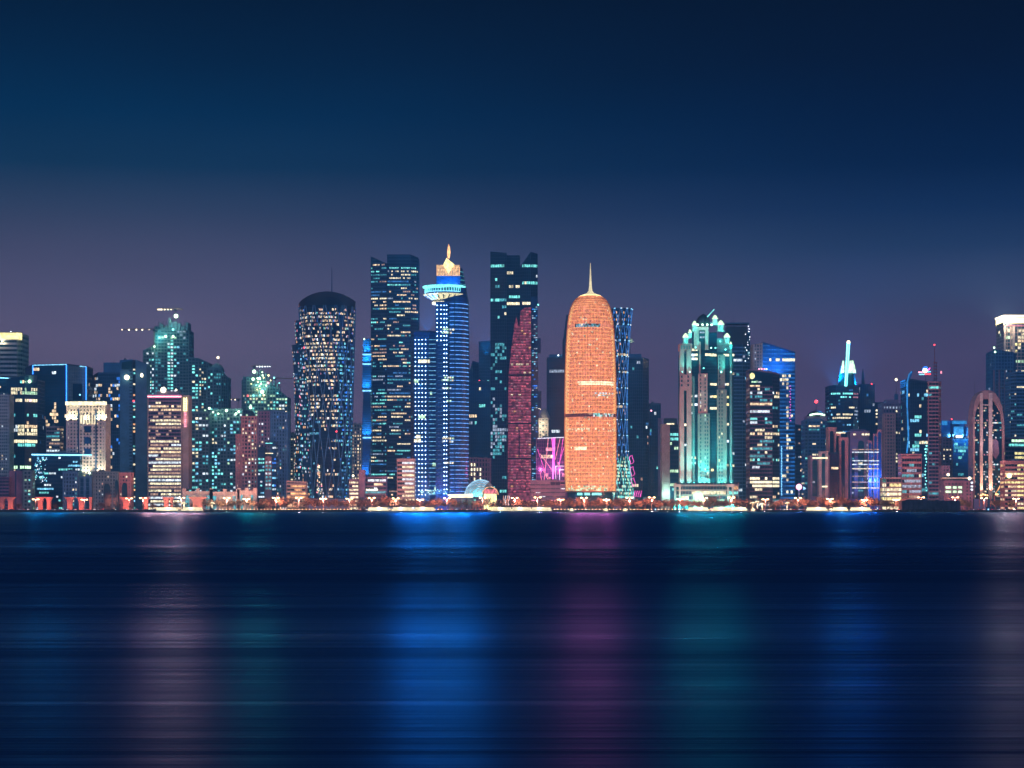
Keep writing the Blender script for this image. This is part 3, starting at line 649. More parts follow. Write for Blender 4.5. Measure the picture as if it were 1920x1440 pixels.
# ---- twisted dark tower
def twisted():
    Y = 2100; r = thing('twisted_tower', 'dark twisted glass tower with sloping oval roof and dense warm lights', 'tower', (X(615,Y),Y+20,GZ))
    rows = [(935,574,653),(880,576,655),(820,575,657),(760,572,658.5),(700,567,660),(640,562,661.5),(600,559,662.5),(573,557,663)]
    P, z0, z1 = loft(rows, Y, 20)
    loft_core(r, P, z0, z1, 'glass_black', 44, 40)
    b = MB(); fl = 3.9; rings(b, P, z0, z1, fl, .5, 'dark_metal', .25, 44)
    b.build('floor_bands', r)
    b = MB(); n = 16      # diagonal ribs winding both ways
    for k in range(n):
        for s in (-1, 1):
            prev = None
            for j in range(31):
                z = z0+(z1-z0)*j/30; th = 2*PI*k/n+s*1.15*j/30
                p = P(th, z, .3)
                if prev is not None: b.beam(prev, p, .95, 'blue_concrete')
                prev = p
    b.build('diagonal_ribs', r)
    wn = Wins(); rng = random.Random(50); nv = int((z1-z0)/fl); nu = 84
    for j in range(nv):
        z = z0+j*fl; py = pyof(z+2, Y)
        rowp = rng.choice((.25,.5,.8,1.3,2.0)); i = 0; st = False
        while i < nu:
            th = PI+PI*(i+.5)/nu if i < nu else 0
            p = P(th, z+2); px_ = pxof(p.x, Y)
            if py < 640: pr = .55 if px_ < 612 else .24
            elif py < 720: pr = .46 if px_ < 645 else .2
            elif py < 800: pr = .3
            else: pr = .07
            if abs(px_-(600+(py-590)*.16)) < 9 and py < 790: pr += .28
            if px_ > 640 and py > 680: pr = .3
            pr *= rowp if not (px_ > 640 and py > 680) else 1
            lit = rng.random() < (.72 if st else pr*.8)*(1 if pr > .05 else .3)
            if lit:
                tw = (z-z0)/(z1-z0)*6 % 1; a0, a1 = PI+PI*(i+tw)/nu, PI+PI*(i+1+tw)/nu
                col = rng.choice(['cream','cream','warm','warm','dimpink','dimwarm','warm','white']) if (px_ < 632 or py < 640) and rng.random() < .9 else rng.choice(['blue','cyan','dimblue','teal'])
                if py > 790 and px_ < 600: col = rng.choice(['dimteal','cyan','dimblue'])
                o = .12; za, zb = z+.9, z+3.1
                k = rng.random()
                A, B, C, D_ = P(a0,za,o), P(a1,za,o), P(a1,zb,o), P(a0,zb,o)
                q = [A,B,C,D_] if k < .4 else ([A,B,(C+D_)/2] if k < .75 else [(A+B)/2,C,D_])
                wn.add([tuple(v) for v in q], ('bright_' if rng.random() < .3 and col in ('cream','warm','white') else 'lit_')+col, True, (B-A).length)
            st = lit; i += 1
    wn.build(r)
    # sloping dark crown
    zc = Z(573,Y); cx = X(610,Y); rx = (X(663,Y)-X(557,Y))/2
    def zt(p):
        u = (p.x-cx)/rx
        return Z(546.5+17*abs(u)**2.1-(2 if u > 0 else -2)*abs(u), Y)
    P2, a, bz = loft([(575,556.5,663.2),(560,555.5,664.3)], Y, 20.2)
    loft_core(r, P2, a, bz, 'dome_dark', 60, 2, 'crown', zt)
    mast(r, 619, 497, 548, Y, .9, 'mid_panel', dy=20); mast(r, 642, 542, 552, Y, .3, dy=14)
    # glittering tree-shaped light climbing the foot, red beacons
    b = MB()
    for k in range(46):
        f = rng.random(); y = 868+f*58; x = 598+rng.uniform(-1,1)*(1+f*6)+(1-f)*-1
        b.ball(X(x,Y), Y-1.2+6*(abs(x-615)/45)**2, Z(y,Y), rng.uniform(.3,.75), rng.choice(['bright_amber','bright_warm','bright_pink','bright_cream']), 6)
    b.build('light_garland', r, kind='stuff')
    lampball(r, 631, 809, Y, .9, 'red', -1)
    # the lower blue wing on the left
    for rows, sd in (([(935,549,585),(820,552,583),(700,549,580),(646,545,578)],51),([(930,556,590),(700,553,585),(600,551,580)],52)):
        P, z0, z1 = loft(rows, Y+8, 10); loft_core(r, P, z0, z1, 'glass', 24, 20, 'wing_glass')
        b = MB(); rings(b, P, z0, z1, 3.9, .6, 'dark_panel', .25, 24); b.build('wing_bands', r)
        wn = Wins(); rg = random.Random(sd); nv = int((z1-z0)/3.9); nu = 20
        for j in range(nv):
            z = z0+j*3.9
            for i in range(nu):
                if rg.random() < .4:
                    a0, a1 = PI+PI*i/nu, PI+PI*(i+.8)/nu; A, B, C, D_ = P(a0,z+.8,.12), P(a1,z+.8,.12), P(a1,z+3,.12), P(a0,z+3,.12)
                    wn.add([tuple(v) for v in rg.choice(([A,B,C,D_],[A,B,(C+D_)/2]))], 'lit_'+rg.choice(['cyan','dimwhite','white','dimblue','dimwhite','pink','amber','teal']), True, (B-A).length)
        wn.build(r)
    lampball(r, 569, 651, Y, .9, 'red', 6)
    return r
twisted()
r = T('apartment_block', 'small warm windowed block right of the twisted tower', 2450, [(659,0),(679,0)], [795,797], 18, 'punched', 55, wall='stone', bay=3, fl=4, p=.75, cols=['warm','cream','dimwarm'], cap=60)
lampball(r, 662, 892, 2100, 1.2, 'cream', 0)
# blue lit slab
r = thing('blue_lit_tower', 'slim tower of glowing blue facets left of the dark twin tower', 'tower', (X(687,2150),2165,GZ))
b = MB(); rows = [(635,681.5,694),(684,680,696),(732,678.5,696),(733,681.5,694),(822,678,697),(823,680,696),(895,678,690)]
Y = 2150; pts = [(X(l,Y),Z(y,Y)) for y, l, rr in rows]+[(X(rr,Y),Z(y,Y)) for y, l, rr in reversed(rows)]
b.outline([pts[i] for i in range(len(pts))][::-1], Y, Y+25, 'glass_royal'); b.build('wall', r)
b = MB()
for k in range(62): b.box(X(679,Y), X(696,Y), Y-.25, Y-.02, Z(636+k*4.2,Y)-.12, Z(636+k*4.2,Y)+.12, 'mid_panel')
b.build('floor_bands', r)
for y in (664, 682, 732, 820):
    add_box(r, 'light_ledge', 680, 696, y-.5, y+2, Y, 'bright_cyan', 1.2, -1.6)
    for x in (684, 691): spot(r, (X(x,Y),Y-5,Z(y,Y)-1), (X(x,Y),Y-.3,Z(y-22,Y)), (.25,.75,1), 24000, 80)
for x in (682, 689): spot(r, (X(x,Y),Y-6,Z(898,Y)), (X(x,Y),Y-.3,Z(868,Y)), (.2,.6,1), 30000, 80)
lampball(r, 683, 636, Y, .9, 'green', -1)
# twin dark towers
def twin_left():
    Y = 2200
    r = T('dark_glass_tower', 'dark twin peaked glass tower with scattered office lights, left of the blue dotted tower', Y, [(695,4),(725,0)], [480,494], 30, 'office', 60, p=.30, glass='glass_black', bay=2.1, fl=3.7, span=2.0, clump=.65, rowv=.8, roof=False,
      cols='cream warm teal dimteal dimteal dimwhite dimwarm dimblue'.split(), rects=[(695,503,724,510,'teal',.75),(695,557,724,563,'bright_cream',.9),(700,564,722,570,'warm',.6),(695,805,724,813,'cream',.6)])
    T('x', '', Y, [(726,0),(770,0),(783.5,5)], [477,477,482], 30, 'office', 61, p=.30, glass='glass_black', bay=2.1, fl=3.7, span=2.0, clump=.65, rowv=.8, roof=False, root=r,
      cols='cream warm teal dimteal dimteal dimwhite dimwarm dimblue'.split(), rects=[(726,478,784,496,'teal',.0),(728,498,782,506,'teal',.85),(730,508,768,516,'cream',.5),(730,518,768,523,'cream',.5),(766,559,783,565,'cream',.9),(770,640,784,960,'dimteal',.02)])
    add_box(r, 'neck', 724.5, 726.5, 500, 930, Y, 'glass_black', 20, 4)
    for x in (724.6, 769.8): add_box(r, 'edge_fin', x, x+1.2, 482 if x > 730 else 496, 930, Y, 'dark_metal', 1.4, -1.1)
    return r
r = twin_left()
r = T('parking_block', 'white low block with bright horizontal decks at the foot of the dark twin tower', 2010, [(745,0),(777,0)], [862,862], 16, 'bands', 62, cat='building', wall='stone', bay=2.6, fl=4.1, span=2.0, p=.85, clump=.9, rowv=0, cols=['cream','white','cream'], sides={0: dict()}, rects=[(745,860,752,930,'cream',.0)])
r = T('low_block', 'low mauve block with roof sign lights between blue slab and dark twin tower', 2030, [(684,0),(724,0)], [897,895], 16, 'bands', 63, cat='building', wall='mauve_panel', p=.1, fl=4)
for k in range(9): lampball(r, 688+k*2.4, 918+(k % 2), 2029, .7, 'cream', -1, name='sign_lamp')
add_box(r, 'tower_slab', 673, 684, 881, 933, 2020, 'mauve_panel', 10); 
r = T('low_block', 'small block of yellow lit floors left of the mauve slab', 2025, [(655,0),(672,0)], [900,900], 12, 'bands', 64, cat='building', wall='mauve_panel', p=.95, clump=.98, rowv=0, cols=['cream'], bay=3)

glow('dot_lamp', (.5,.78,1), 20, 0)
# ---- blue dotted hotel towers with saucer
mat('glass_hotel', (.008,.075,.26), .3, 0, .35, .08, .5)
def dots(root, x0, x1, n, y0, y1, step, Y, r0=.55, m='dot_lamp', dy=-1.0, curve=None):
    out_ = []
    y = y0
    while y < y1:
        for k in range(n):
            x = x0+(x1-x0)*(k/(n-1) if n > 1 else .5); out_.append((X(x,Y), Y+dy, Z(y,Y)))
        y += step
    me = None
    for c, p in enumerate(out_[:CAP]):
        if me is None: b = MB(); b.ball(0,0,0,r0,m,6); o = b.build('facade_lamp', root); me = o.data; o.location = Vector(p)-Vector(root.location)
        else: o = bpy.data.objects.new('facade_lamp', me); COL.objects.link(o); o.parent = root; o.location = Vector(p)-Vector(root.location)
        # mesh was built relative to the root: recentre once
        if c == 0: 
            for v in me.vertices: v.co = v.co+Vector(root.location)
    if out_[CAP:]:
        b = MB()
        for p in out_[CAP:]: b.ball(*p, r0, m, 6)
        b.build('facade_lamp', root, kind='stuff')
def hotel_low():
    Y = 2080
    r = T('blue_hotel_wing', 'lower blue tower studded with a grid of white light dots', Y, [(776,0),(806,0),(822,6)], [622,622,623], 28, 'office', 70, glass='glass_hotel', wall='dark_metal', fl=4.1, span=.5, pier=.2, p=.02, plant=False,
          cols=['cream','green'], rects=[(778,672,800,678,'cream',.8),(778,712,790,722,'green',.7),(778,818,790,832,'cream',.8)])
    dots(r, 779, 798, 4, 637, 930, 8.3, Y, .38)
    b = MB()
    for k in range(36):
        z = Z(637+k*8.3,Y); b.box(X(804,Y),X(821,Y),Y-.3,Y+.1,z-.22,z+.22,'lit_cyan')
    b.build('led_strip', r)
    return r
hotel_low()
def hotel_main():
    Y = 2050; r = thing('saucer_tower', 'tall blue striped tower with lit saucer, glowing crown and flame spire', 'tower', (X(846,Y),Y+18,GZ))
    # a flat lit front and a bulging striped right side
    rows = [(932,818,878),(700,818,878.5),(600,818,877.5),(560,818,877),(545,818,875),(520,818,870),(500,818,866)]
    P, z0, z1 = loft(rows, Y, 17); loft_core(r, P, z0, z1, 'glass_hotel', 48, 40)
    b = MB(); rings(b, P, z0, z1, 4.35, .45, 'dark_metal', .3, 48); b.build('floor_bands', r)
    b = MB(); rings(b, P, z0+1.2, Z(566,Y), 4.35, .5, 'led_blue_white', .55, 30, PI*1.45, PI*1.93); b.build('led_strip', r)
    b = MB()
    for k in (1.44, 1.55, 1.94): 
        prev = None
        for j in range(21):
            p = P(PI*k, z0+(Z(560,Y)-z0)*j/20, .6)
            if prev: b.beam(prev, p, .8, 'dark_metal')
            prev = p
    b.build('vertical_fins', r)
    fr = MB(); fr.box(X(817,Y),X(840,Y),Y-2,Y+16,GZ,Z(566,Y),'glass_hotel'); fr.build('front_bay', r)
    b = MB()
    for k in range(46): b.box(X(817,Y)-.1,X(840,Y)+.1,Y-2.25,Y-1.9,Z(570+k*8.2,Y)+1.6,Z(570+k*8.2,Y)+2.3,'dark_metal')
    b.build('front_bands', r)
    dots(r, 833, 837.5, 2, 573, 930, 8.2, Y, .38, dy=-2.7)
    dots(r, 820, 827, 2, 573, 640, 8.2, Y, .4, dy=-2.7)
    b = MB()
    for k in range(35): b.box(X(821,Y),X(830,Y),Y-2.5,Y-2.05,Z(640+k*8.2,Y)-.2,Z(640+k*8.2,Y)+.2,'lit_dimblue')
    b.build('led_strip', r)
    wn = Wins(); rng = random.Random(71)
    for y in (618,624,708,713,728,752,822,828,868):
        for k in range(5):
            if rng.random() < .8:
                x = 829+k*4.5+rng.uniform(-1,1); zz = Z(y,Y); th = math.acos(max(-1,min(1,(x-848)/30)))
                yy = Y+17-17*math.sin(th)-.7 if x > 841 else Y-2.5
                wn.add([(X(x,Y),yy,zz-.9),(X(x+3.6,Y),yy,zz-.9),(X(x+3.6,Y),yy,zz+.9),(X(x,Y),yy,zz+.9)], 'lit_'+rng.choice(['green','cream','white']))
    wn.build(r)
    # lit floor under the saucer
    b = MB(); cx, cy = X(832,Y), Y+15; m1 = M2(Y)
    b.lathe(cx, cy, [(23*m1,Z(568,Y)),(23*m1,Z(564,Y))], 'bright_cream', 32); b.build('lit_floor', r)
    # saucer
    b = MB(); b.lathe(cx, cy, [(14*m1,Z(562,Y)),(24*m1,Z(559.5,Y)),(34*m1,Z(554.5,Y)),(40*m1,Z(550.5,Y)),(39.5*m1,Z(550,Y)),(36*m1,Z(549.6,Y))], 'saucer_glow', 40); b.build('saucer_underside', r)
    b = MB()
    for k in range(20):
        t = 2*PI*k/20; b.beam((cx+14*m1*math.cos(t),cy+14*m1*math.sin(t),Z(562.4,Y)),(cx+37*m1*math.cos(t),cy+37*m1*math.sin(t),Z(551.6,Y)-.6),1.2,'dark_metal')
    b.build('saucer_ribs', r)
    b = MB(); b.lathe(cx, cy, [(35*m1,Z(550,Y)),(35.5*m1,Z(540,Y))], 'glass_hotel', 40); b.build('saucer_wall', r)
    b = MB()
    for k in range(44):
        t = 2*PI*k/44; b.beam((cx+36.3*m1*math.cos(t),cy+36.3*m1*math.sin(t),Z(547,Y)),(cx+36.3*m1*math.cos(t),cy+36.3*m1*math.sin(t),Z(537,Y)),.8,'bright_teal')
    b.build('saucer_lights', r)
    b = MB(); b.lathe(cx, cy, [(37.4*m1,Z(546.8,Y)),(37.4*m1,Z(545.4,Y))], 'bright_cyan', 40); b.lathe(cx, cy, [(36*m1,Z(538,Y)),(40.5*m1,Z(537.2,Y)),(41*m1,Z(534.6,Y)),(30*m1,Z(533.6,Y))], 'bright_teal', 40); b.build('saucer_rim', r)
    # blue drum, crown
    b = MB(); b.box(X(818,Y),X(863,Y),Y+1,Y+24,Z(534,Y),Z(517,Y),'glass_royal'); b.build('drum', r)
    for x in (826, 840, 855): spot(r, (X(x,Y),Y-8,Z(533,Y)), (X(x,Y),Y+1,Z(522,Y)), (.1,.35,1), 9000, 100)
    b = MB(); b.box(X(818.5,Y),X(861.5,Y),Y+.5,Y+22,Z(517,Y),Z(496.5,Y),'crown_glow'); crn = b.build('crown', r)
    b = MB(); 
    for k in range(9): x = 819.5+k*5.2; b.box(X(x,Y),X(x+1.1,Y),Y-.2,Y+.48,Z(517,Y),Z(497,Y),'lit_amber')
    for y in (503, 510): b.box(X(818,Y),X(862,Y),Y-.1,Y+.45,Z(y+.5,Y),Z(y-.5,Y),'dimcrown')
    b.build('crown_frame', crn)
    b = MB(); b.outline([(X(841,Y),Z(513,Y)),(X(852,Y),Z(496,Y)),(X(837.5,Y),Z(484,Y)),(X(830.5,Y),Z(497,Y))], Y-1.4, Y+4, 'bright_yellow'); b.build('crown_diamond', crn)
    b = MB(); b.outline([(X(839,Y),Z(484,Y)),(X(843,Y),Z(484,Y)),(X(844.5,Y),Z(472,Y)),(X(843.5,Y),Z(463,Y)),(X(841.2,Y),Z(457,Y)),(X(839,Y),Z(466,Y)),(X(838.3,Y),Z(474,Y))], Y-.3, Y+1.3, 'bright_amber'); b.build('flame_spire', r)
    b = MB(); rings(b, P, Z(532,Y), Z(502,Y), 4.35, .6, 'lit_dimteal', .5, 12, PI*1.72, PI*1.93); b.build('led_strip', r)
    for x, y in ((806,588),(884,560),(846,600)): point(r, (X(x,Y),Y-26,Z(y,Y)), (.05,.45,1), 9000, 1.5)  # added blue points hung unseen before the tower for its glow
    for x, y in ((800,622),(846,640),(872,600),(780,640),(782,720),(830,760),(868,720)): water_streak_spot(r, x, y, Y, (.01,.36,1), STREAK_PW*.42, -5)
    for x, y, d in ((748,700,-8),(905,716,120),(762,640,-8)): water_streak_spot(r, x, y, Y, (.01,.30,1), STREAK_PW*.32, d)
    spot(r, (X(800,Y),Y+14,Z(619,Y)), (X(800,Y),Y+10,Z(400,Y)), (.01,.42,1), 1100000, 120, 1, 'halo_spot')  # added upward spots that make the blue halo, no lamps stand there
    spot(r, (X(908,Y),Y+200,Z(639,Y)), (X(904,Y),Y+190,Z(400,Y)), (.01,.42,1), 1100000, 110, 1, 'halo_spot')
    # low lit foot
    b = MB(); rng = random.Random(3)
    for k in range(60): b.ball(X(rng.uniform(788,845),Y), Y-4, Z(rng.uniform(918,926),Y), rng.uniform(.25,.6), rng.choice(['bright_teal','bright_green','bright_cyan']), 5)
    b.build('foot_lights', r, kind='stuff')
    for x in (790, 812, 850): point(r, (X(x,Y),Y-12,14), (.06,.36,1), 20000, 1)
    return r
glow('saucer_glow', (1,.9,.5), 1.25, .35, .4); glow('led_blue_white', (.13,.42,1), 1.9, .45); glow('crown_glow', (1,.62,.3), 1.15, .4, .5, True); glow('dimcrown', (.8,.35,.22), .8, .3)
hotel_main()
# dark infill right of the saucer tower
r = T('dark_glass_tower', 'dim navy tower with curved top, just right of the saucer tower', 2500, [(876,0),(886,0),(900,4)], [712,678,682], 24, 'office', 72, p=.01, span=.4); lampball(r, 899, 714, 2400, .9, 'red', 0)
r = T('dark_glass_tower', 'navy slab between the saucer tower and the split topped tower', 2480, [(898,0),(921,0)], [642,640], 24, 'office', 73, p=.015, span=.4, wall='mid_panel')
r = T('dark_glass_tower', 'wide navy block in front of the navy slab, two thin lit floors', 2300, [(874,0),(922,0)], [716,716], 24, 'office', 74, p=.01, span=.4, rects=[(877,777,900,781,'warm',.95),(874,846,898,850,'cream',.95)])
r = T('low_block', 'low pale block with warm square windows behind the striped shell', 2110, [(876,0),(920,0)], [859,861], 16, 'punched', 75, cat='building', wall='mauve_panel', bay=3, fl=5, p=.0, rects=[(877,870,902,905,'bright_cream',.75)])
# split topped tower with rose reflection
def twin_right():
    Y = 2180
    r = T('split_top_tower', 'dark glass tower with split peaked top and rose reflection built as a glowing panel', Y, [(919.5,3),(950,0)], [471,474], 30, 'office', 80, p=.025, glass='glass_black', bay=2.6, fl=3.7, span=.6, clump=.5, roof=False,
      cols='teal cream dimteal white'.split(), rects=[(920,495,950,500,'teal',.85),(921,557,944,564,['teal','dimteal'],.9),(932,592,938,597,'teal',1),(920,640,948,700,'dimteal',.4),(920,700,948,730,'dimteal',.25),(920,742,946,800,['dimteal','dimwhite'],.35),(920,800,946,862,['dimteal','dimwhite'],.75),(920,878,950,882,'dimpink',.5)])  # dim teal and white cells paint the reflections low on this face
    T('x', '', Y, [(950,3),(975,3)], [478,478], 26, 'office', 81, p=.015, glass='glass_black', fl=3.7, span=.6, root=r, roof=False, rects=[(950,490,975,497,'dimteal',.0),(955,536,975,542,'cream',.9),(954,552,970,557,'teal',.95),(952,567,975,573,'bright_cream',.9)])
    T('x', '', Y, [(975,1),(995,0),(1008,4)], [500,472,475], 28, 'office', 82, p=.015, glass='glass_black', fl=3.7, span=.6, root=r, roof=False, rects=[(978,494,1008,502,'teal',.8),(968,527,998,533,['cream','teal'],.7),(975,566,996,573,'bright_cream',.95)])
    add_box(r, 'light_ledge', 999, 1010.5, 570, 572, Y, 'lamp_teal', 3, 0)
    # jagged blue edge: prow-shaped bays
    b = MB()
    for a, t, c, w in ((556,590,1008,0),(556,632,1008,1),(634,655,1014,1),(655,732,1009,1),(733,760,1015,1),(760,830,1010,1),(830,920,1008,1)):
        b.prism([(X(996,Y),Y-1.5),(X(c,Y),Y-1.5+w),(X(c,Y),Y+12),(X(996,Y),Y+12)], Z(t+6 if t < 900 else 932,Y), Z(a,Y), 'glass_blue')
    b.build('prow_bays', r)
    wn = Wins(); rg = random.Random(83)
    for k in range(84):
        y = 575+k*4.1
        for x in (997.5, 1001, 1004.5):
            if rg.random() < .38: wn.add([(X(x,Y),Y-1.65,Z(y+2,Y)),(X(x+3,Y),Y-1.65,Z(y+2,Y)),(X(x+3,Y),Y-1.65,Z(y,Y)),(X(x,Y),Y-1.65,Z(y,Y))], 'lit_'+rg.choice(['dimblue','blue','dimteal','dimwhite','cyan']))
    # rose reflection on the glass, painted as a glowing stepped volume in front
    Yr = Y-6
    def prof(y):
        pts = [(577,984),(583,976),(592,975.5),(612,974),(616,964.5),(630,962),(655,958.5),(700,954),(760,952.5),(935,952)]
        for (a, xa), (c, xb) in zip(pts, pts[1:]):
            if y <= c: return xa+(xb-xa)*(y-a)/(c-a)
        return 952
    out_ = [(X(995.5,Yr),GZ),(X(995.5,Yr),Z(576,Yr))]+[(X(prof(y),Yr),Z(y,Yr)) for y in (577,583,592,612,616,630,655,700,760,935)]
    b = MB(); b.outline([(x, z) for x, z in reversed(out_)], Yr, Yr+5.5, 'reflection_skin'); b.build('reflection_panel', r)
    b = MB(); b.outline([(X(963,Yr),Z(617,Yr)),(X(966,Yr),Z(617,Yr)),(X(967.5,Yr),Z(605,Yr)),(X(968.5,Yr),Z(594,Yr)),(X(967,Yr),Z(600,Yr)),(X(965,Yr),Z(606,Yr))][::-1], Yr+.2, Yr+5, 'reflection_skin'); b.outline([(X(964,Yr),Z(617,Yr)),(X(974.5,Yr),Z(617,Yr)),(X(971,Yr),Z(606,Yr)),(X(968,Yr),Z(592,Yr))], Yr+.4, Yr+4.8, 'reflection_skin'); b.build('reflection_tip', r)
    b = MB()
    y = 580
    while y < 925:
        b.box(X(prof(y)+.3,Yr),X(995.7,Yr),Yr-.35,Yr-.02,Z(y+.8,Yr),Z(y-.6,Yr),'maroon_panel'); y += 5.2
    for y in (703, 794, 860): b.box(X(952.5,Yr),X(995.8,Yr),Yr-.5,Yr-.04,Z(y+1.5,Yr),Z(y-1.5,Yr),'dome_dark')
    b.box(X(972.5,Yr),X(974.5,Yr),Yr-.5,Yr-.05,Z(858,Yr),Z(806,Yr),'dome_dark')
    b.build('reflection_bands', r)
    for j in range(66):  # glowing cells that pattern the painted reflection
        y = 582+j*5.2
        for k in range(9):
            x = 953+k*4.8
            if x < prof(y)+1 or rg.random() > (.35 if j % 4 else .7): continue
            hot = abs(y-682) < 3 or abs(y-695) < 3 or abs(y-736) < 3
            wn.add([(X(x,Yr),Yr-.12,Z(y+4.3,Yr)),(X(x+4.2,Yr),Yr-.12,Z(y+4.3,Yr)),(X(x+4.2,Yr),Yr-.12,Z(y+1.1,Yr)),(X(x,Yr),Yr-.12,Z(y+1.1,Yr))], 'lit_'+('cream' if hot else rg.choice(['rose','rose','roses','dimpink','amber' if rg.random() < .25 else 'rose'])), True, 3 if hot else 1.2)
    wn.build(r)
    return r
glow('reflection_skin', (.42,.07,.13), .62, .7, .3)
twin_right()
# right of it: navy towers, neon building
r = T('dark_glass_tower', 'navy tower with small rooftop lamp, left of the orange tower', 2350, [(1026,0),(1058,0)], [672,672], 26, 'office', 84, p=.01, span=.4, rects=[(1030,693,1040,700,'dimwhite',.5),(1036,806,1056,811,'white',.7)])
add_box(r, 'penthouse', 1030, 1055, 664, 672, 2350, 'blue_concrete', 14, 5); lampball(r, 1047, 666, 2350, .9, 'white', 2)
r = T('dark_glass_tower', 'thin navy slab half hidden behind the left edge of the orange tower', 2380, [(1056,0),(1062,0),(1075,0)], [638,592,590], 26, 'office', 85, p=.01, span=.4)
r = T('domed_block', 'small cream floodlit block with ribbed dome, left of the orange tower', 2300, [(1009,0),(1028,0)], [785,785], 14, 'punched', 86, cat='building', wall='white_stone', p=.5, cols=['cream'])
b = MB(); b.lathe(X(1021,2300), 2306, [(6.5,Z(786,2300)),(5.5,Z(778,2300)),(3.5,Z(771,2300)),(.8,Z(765,2300))], 'white_stone', 12); b.build('dome', r); point(r, (X(1012,2300),2290,Z(800,2300)), (1,.8,.5), 15000, 1)
def neon_hall():
    Y = 2130; r = T('neon_hall', 'plum hall with slanting magenta neon lines and white outlined square', Y, [(1006,0),(1063,0)], [823,820], 26, 'office', 87, cat='building', glass='glass_plum', wall='mauve_panel', p=.05, span=.3, pier=.2, cols=['warm','pink'])
    for i, (x0, y0, x1, y1) in enumerate(((1028,822,1020,905),(1037,821,1036,902),(1040,821,1037,902),(1034,822,1043,903),(1050,822,1041,862),(1056,822,1046,890),(1012,850,1034,880),(1008,842,1022,885),(1018,880,1030,905),(1060,830,1048,870),(1016,905,1012,880))):
        strip(r, x0, y0, x1, y1, Y, .75 if i in (1,2) else .45, 'lamp_magenta' if i in (1,2) else ('bright_magenta' if i % 2 else 'bright_pink'), -1-.08*i, 'neon_line')
    for a in ((1042,874,1042,905),(1042,874,1062,874),(1049,881,1049,900),(1049,881,1062,881)): strip(r, *a, Y, .45, 'bright_white', -2.1, 'neon_line')
    strip(r, 1008, 822, 1062, 820, Y, .5, 'bright_white', -.9, 'neon_line')
    for x in (1014, 1038, 1050): point(r, (X(x,Y),Y-14,Z(880,Y)), (1,.15,.6), 22000, 1)
    return r
neon_hall()
r = T('low_block', 'long mauve podium with pale shop lights left of the orange tower', 2015, [(995,0),(1060,0)], [902,903], 14, 'office', 88, cat='building', glass='glass_plum', wall='mauve_panel', bay=5, span=3, p=.22, cols=['warm','white','pink'])

